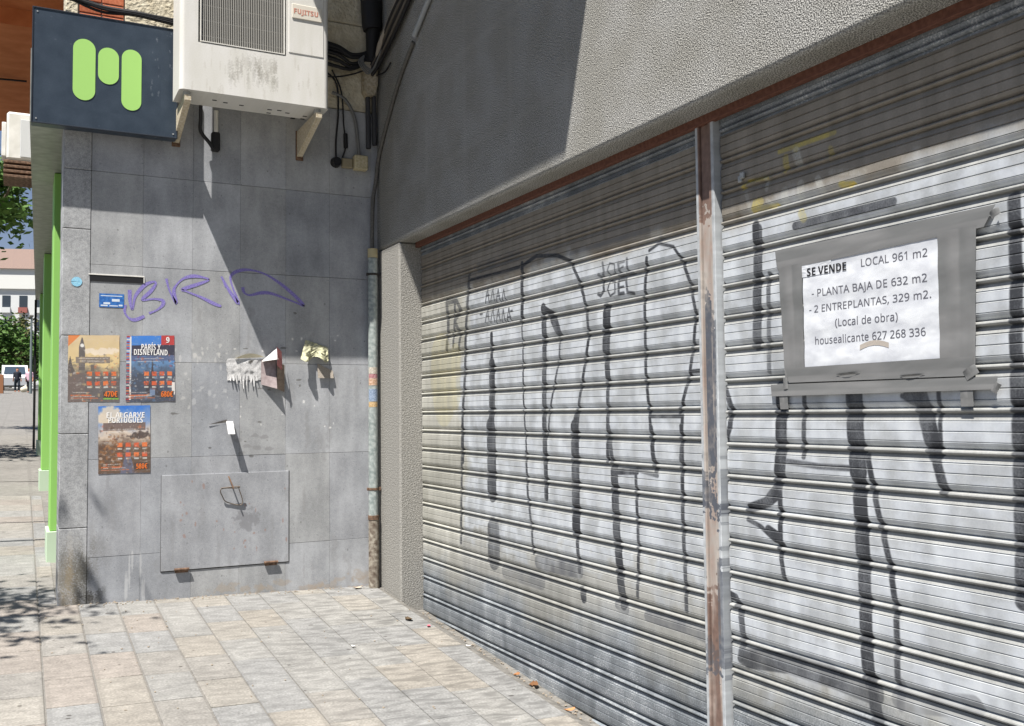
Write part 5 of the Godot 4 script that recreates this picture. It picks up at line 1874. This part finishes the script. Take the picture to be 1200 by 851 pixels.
func street():
	# second air conditioner under the ochre balcony
	var ac := thing("air_conditioner", "small white air conditioner unit beyond the sign, under the ochre balcony", "air conditioner")
	var st := begin()
	cbox(st, Vector3(-0.14, 3.90, -9.85), Vector3(0.62, 4.335, -9.5), 0.02)
	obj("casing", st, M.white_metal, ac)
	st = begin()
	cbox(st, Vector3(-0.03, 3.93, -9.499), Vector3(0.55, 4.27, -9.492), 0.003)
	obj("front_panel", st, mat(rgb(196, 198, 198), 0.5), ac)
	st = begin()
	cbox(st, Vector3(-0.18, 3.95, -9.80), Vector3(-0.142, 4.26, -9.60), 0.006)
	obj("pipe_cover", st, M.white_metal, ac)
	var rk := thing("unit_rack", "rusty slatted rack carrying the small air conditioner unit", "rack")
	for i in 4:
		st = begin()
		cbox(st, Vector3(-0.16, 3.872 - 0.05 * i, -9.86 + 0.02 * i), Vector3(0.60, 3.896 - 0.05 * i, -9.50 + 0.03 * i), 0.003)
		obj("rack_slat", st, M.rust, rk)
	# trees
	var leaf := mat(rgb(74, 104, 44), 0.7)
	leaf.backlight = Color(0.25, 0.32, 0.1)
	var leaf2 := mat(rgb(88, 88, 50), 0.75)
	leaf2.backlight = Color(0.2, 0.25, 0.1)
	var bark := grainy(rgb(84, 74, 62), rgb(112, 102, 88), 0.05, 3.0, 151, 0.95)
	tree("street tree just out of the picture, its leaves shading the corner slabs", Vector3(-2.7, gy(-2.7, -4.6), -4.6), 2.4, Vector3(-2.42, 4.6, -5.05), Vector3(1.05, 0.8, 1.05), 1700, 0.055, 5, leaf, bark, "trees along the pavement")
	tree("green street tree showing leaves left of the shop canopy", Vector3(-1.7, gy(-1.7, -21.5), -21.5), 3.2, Vector3(-0.75, 6.0, -20.6), Vector3(1.15, 1.25, 1.4), 2600, 0.10, 6, leaf, bark, "trees along the pavement")
	tree("street tree on the kerb side shading the far slabs", Vector3(-2.6, gy(-2.6, -14.0), -14.0), 2.6, Vector3(-2.2, 5.0, -14.6), Vector3(1.3, 0.9, 1.2), 2200, 0.09, 8, leaf, bark, "trees along the pavement")
	var spots := [[-2.6, -96.0, 3.4], [0.6, -100.0, 3.0], [2.8, -93.0, 2.6], [-6.0, -90.0, 3.0], [-0.9, -112.0, 3.4]]
	var tl := ["dark green tree behind the white van", "olive green tree right of the white van", "low tree hidden beside the canopy end post", "tree at the far left edge behind the van", "tree under the white building far off"]
	for i in spots.size():
		var q = spots[i]
		var y := gy(q[0], q[1])
		tree(tl[i], Vector3(q[0], y, q[1]), 1.6, Vector3(q[0], y + 3.6, q[1]), Vector3(q[2], 3.1, 2.0), 3000, 0.26, 30 + i, leaf2 if i % 2 else leaf, bark, "trees at the end of the street")
	# white building with tiled roof at the end
	var b := thing("white_building", "white apartment building with dark windows at the street's end", "building")
	var wall := mat(rgb(206, 208, 206), 0.85)
	st = begin()
	box(st, Vector3(-9, 3, -0.5), Vector3(9, 17.2, 12))
	b.position = Vector3(0.0, 0.0, -142.0)
	b.rotation_degrees.y = -16
	obj("wall", st, wall, b)
	st = begin()
	box(st, Vector3(-9.3, 17.2, -0.7), Vector3(9.3, 19.6, 12.3))
	obj("cornice", st, mat(rgb(216, 216, 210), 0.8), b)
	st = begin()
	var rp := [Vector3(-9.6, 19.6, 12.6), Vector3(9.6, 19.6, 12.6), Vector3(9.6, 23.4, 4), Vector3(-9.6, 23.4, 4)]
	face(st, rp, Vector3(0, 10, 0))
	face(st, [Vector3(-9.6, 23.4, 4), Vector3(9.6, 23.4, 4), Vector3(9.6, 19.6, -2), Vector3(-9.6, 19.6, -2)], Vector3(0, 10, 5))
	obj("roof", st, grainy(rgb(112, 98, 92), rgb(146, 122, 108), 0.05, 0.5, 152, 0.9), b)
	var pane := mat(rgb(58, 66, 74), 0.3)
	var red := mat(rgb(150, 92, 84), 0.8)
	for r in 4:
		for c in 9:
			st = begin()
			var x := -8.2 + 1.9 * c
			var y := 6.0 + 2.9 * r
			box(st, Vector3(x, y, 11.9), Vector3(x + 0.9, y + 1.7, 12.06))
			var wn := obj("window", st, pane, b)
			st = begin()
			box(st, Vector3(x - 0.05, y - 0.4, 12.0), Vector3(x + 0.95, y + 0.25, 12.3))
			obj("balcony_front", st, red if c % 3 == 0 else wall, wn)
	# van
	var van := thing("delivery_van", "white delivery van parked at the end of the pavement", "van", Vector3(-0.4, gy(-0.4, -88.0), -88.0))
	st = begin()
	var side := [Vector2(-2.6, 0.35), Vector2(2.4, 0.35), Vector2(2.5, 0.95), Vector2(1.9, 1.15), Vector2(1.2, 2.0), Vector2(-2.5, 2.1), Vector2(-2.65, 1.2)]
	for i in side.size():
		var a: Vector2 = side[i]
		var c: Vector2 = side[(i + 1) % side.size()]
		face(st, [Vector3(-0.92, a.y, a.x), Vector3(-0.92, c.y, c.x), Vector3(0.92, c.y, c.x), Vector3(0.92, a.y, a.x)], Vector3(0, 1.2, 0))
	for x in [-0.92, 0.92]:
		var f := []
		for q in side:
			f.append(Vector3(x, q.y, q.x))
		face(st, f, Vector3(0, 1.2, 0))
	obj("body", st, mat(rgb(214, 216, 216), 0.35), van)
	st = begin()
	face(st, [Vector3(-0.78, 1.28, 1.86), Vector3(0.78, 1.28, 1.86), Vector3(0.70, 1.88, 1.34), Vector3(-0.70, 1.88, 1.34)], Vector3(0, 1, 0))
	obj("windscreen", st, mat(rgb(60, 72, 84), 0.15), van)
	for x in [-0.86, 0.86]:
		for z in [-1.7, 1.6]:
			st = begin()
			tube(st, [Vector3(x - 0.1, 0.33, z), Vector3(x + 0.1, 0.33, z)], 0.33, -1, 14)
			obj("wheel", st, M.black, van)
	# lamp post and planter
	st = begin()
	var lb := Vector3(0.62, gy(0.62, -72.0), -72.0)
	tube(st, [Vector3(0, -0.2, 0), Vector3(0, 2.5, 0), Vector3(0, 5.2, 0)], 0.10, 0.06, 8)
	var lp := thing("lamp_post", "slim grey lamp post beside the far end of the canopy", "lamp post", lb)
	obj("post", st, mat(rgb(110, 120, 120), 0.6), lp)
	st = begin()
	cbox(st, Vector3(-0.12, 5.2, -0.5), Vector3(0.12, 5.32, 0.2), 0.03)
	obj("lamp_head", st, M.grey_box, lp)
	person("person in dark clothes walking near the white van", Vector3(-0.2, gy(-0.2, -79.0), -79.0), 0.2, rgb(40, 44, 54), rgb(36, 44, 52), rgb(40, 34, 30))
	person("person in a pale pink top and dark shorts near the canopy end", Vector3(0.58, gy(0.58, -77.0), -77.0), -0.3, rgb(208, 172, 184), rgb(34, 32, 36), rgb(120, 84, 60))
	var bag := thing("carrier_bag", "off white bag on the ground between the two far walkers", "bag", Vector3(0.32, gy(0.32, -78.0), -78.0))
	obj("sack", body_mesh([[Vector3(-0.12, 0.2, 0), Vector3(0.14, 0.22, 0), 0.2, 0.16], [Vector3(0, 0.3, 0), Vector3(0.05, 0.52, 0), 0.16, 0.05]], 0.05, 0.1), mat(rgb(206, 198, 176), 0.8), bag)
	st = begin()
	cbox(st, Vector3(-1.5, gy(-1.2, -70.0) - 0.1, -70.4), Vector3(-0.95, gy(-1.2, -70.0) + 1.2, -69.6), 0.03)
	tag(obj("planter", st, mat(rgb(150, 104, 74), 0.85)), "terracotta coloured planter at the left edge far down the pavement", "planter")
	# wires strung across the street above the frame: they draw the two dark lines on the slabs
	wire("overhead cable strung across the street, nearer one", [Vector3(-12.0, 5.9, -6.75), Vector3(-4.0, 5.5, -7.0), Vector3(0.3, 5.6, -7.15)], 0.022)
	wire("overhead cable strung across the street, farther one", [Vector3(-12.0, 5.9, -7.7), Vector3(-4.0, 5.5, -7.9), Vector3(0.3, 5.6, -8.1)], 0.016)

# ---------------------------------------------------------------- crumbs on the ground
func litter():
	var spots := [["dry_leaf", "brown dry leaf curled against the foot of the shutter", "leaf", 2.345, -4.35, 0.04, rgb(116, 82, 54)],
		["dry_leaf", "ochre leaf scrap further along the foot of the shutter", "leaf", 2.335, -4.52, 0.026, rgb(150, 106, 70)],
		["dry_leaf", "pale brown leaf scrap near the camera end of the shutter foot", "leaf", 2.32, -3.95, 0.03, rgb(176, 130, 90)],
		["twig", "small brown scrap on the slabs in front of the pillar", "litter", 2.10, -5.47, 0.035, rgb(84, 70, 52)],
		["pink_scrap", "tiny pink paper scrap on the slabs near the shutter", "litter", 2.16, -5.30, 0.018, rgb(196, 96, 110)],
		["paper_crumb", "white paper crumb on the slabs near the shutter foot", "litter", 2.22, -4.87, 0.016, rgb(226, 226, 224)],
		["paper_crumb", "white crumb beside the drain pipe foot", "litter", 2.06, -6.33, 0.03, rgb(190, 170, 150)],
		["paper_crumb", "small white crumb in the middle of the slabs", "litter", 1.62, -5.05, 0.014, rgb(222, 222, 220)]]
	var gm := begin()
	var gr := RandomNumberGenerator.new()
	gr.seed = 99
	for i in 420:
		var p := Vector3.ZERO
		if i < 170:
			p = Vector3(gr.randf_range(0.25, 2.2), 0, ZB + 0.006 + absf(gr.randfn()) * 0.035)
		elif i < 300:
			p = Vector3(2.383 - absf(gr.randfn()) * 0.05, 0, gr.randf_range(-5.9, -2.6))
		else:
			p = Vector3(gr.randf_range(0.0, 2.3), 0, gr.randf_range(-6.3, -3.0))
		p.y = gy(p.x, p.z) + 0.001
		var q := gr.randf_range(0.0015, 0.0055)
		cbox(gm, p - Vector3(q, 0.001, q * gr.randf_range(0.6, 1.6)), p + Vector3(q * gr.randf_range(0.5, 1.5), q, q), q * 0.4)
	var grit := obj("grit", gm, grainy(rgb(120, 108, 94), rgb(176, 166, 150), 0.2, 8.0, 161, 0.95))
	grit.set_meta("kind", "stuff")
	tag(grit, "loose grit and crumbs scattered along the foot of the walls", "grit")
	for s in spots:
		var st := begin()
		var r: float = s[5]
		var g := RandomNumberGenerator.new()
		g.seed = int(r * 10000)
		var ph := g.randf() * 6.0
		sheet(st, 6, 5, func(u, v):
			var a: float = (u - 0.5) * 2.0 * r
			var b: float = (v - 0.5) * 1.2 * r * cos((u - 0.5) * 2.6)
			return Vector3(a * cos(ph) - b * sin(ph), 0.004 + 0.5 * r * (u - 0.5) * (u - 0.5) * 2.0 + 0.35 * r * abs(v - 0.5), a * sin(ph) + b * cos(ph)))
		var o := obj(s[0], st, mat(s[6], 0.85), self, Vector3(s[3], gy(s[3], s[4]), s[4]))
		tag(o, s[1], s[2], "litter on the slabs")
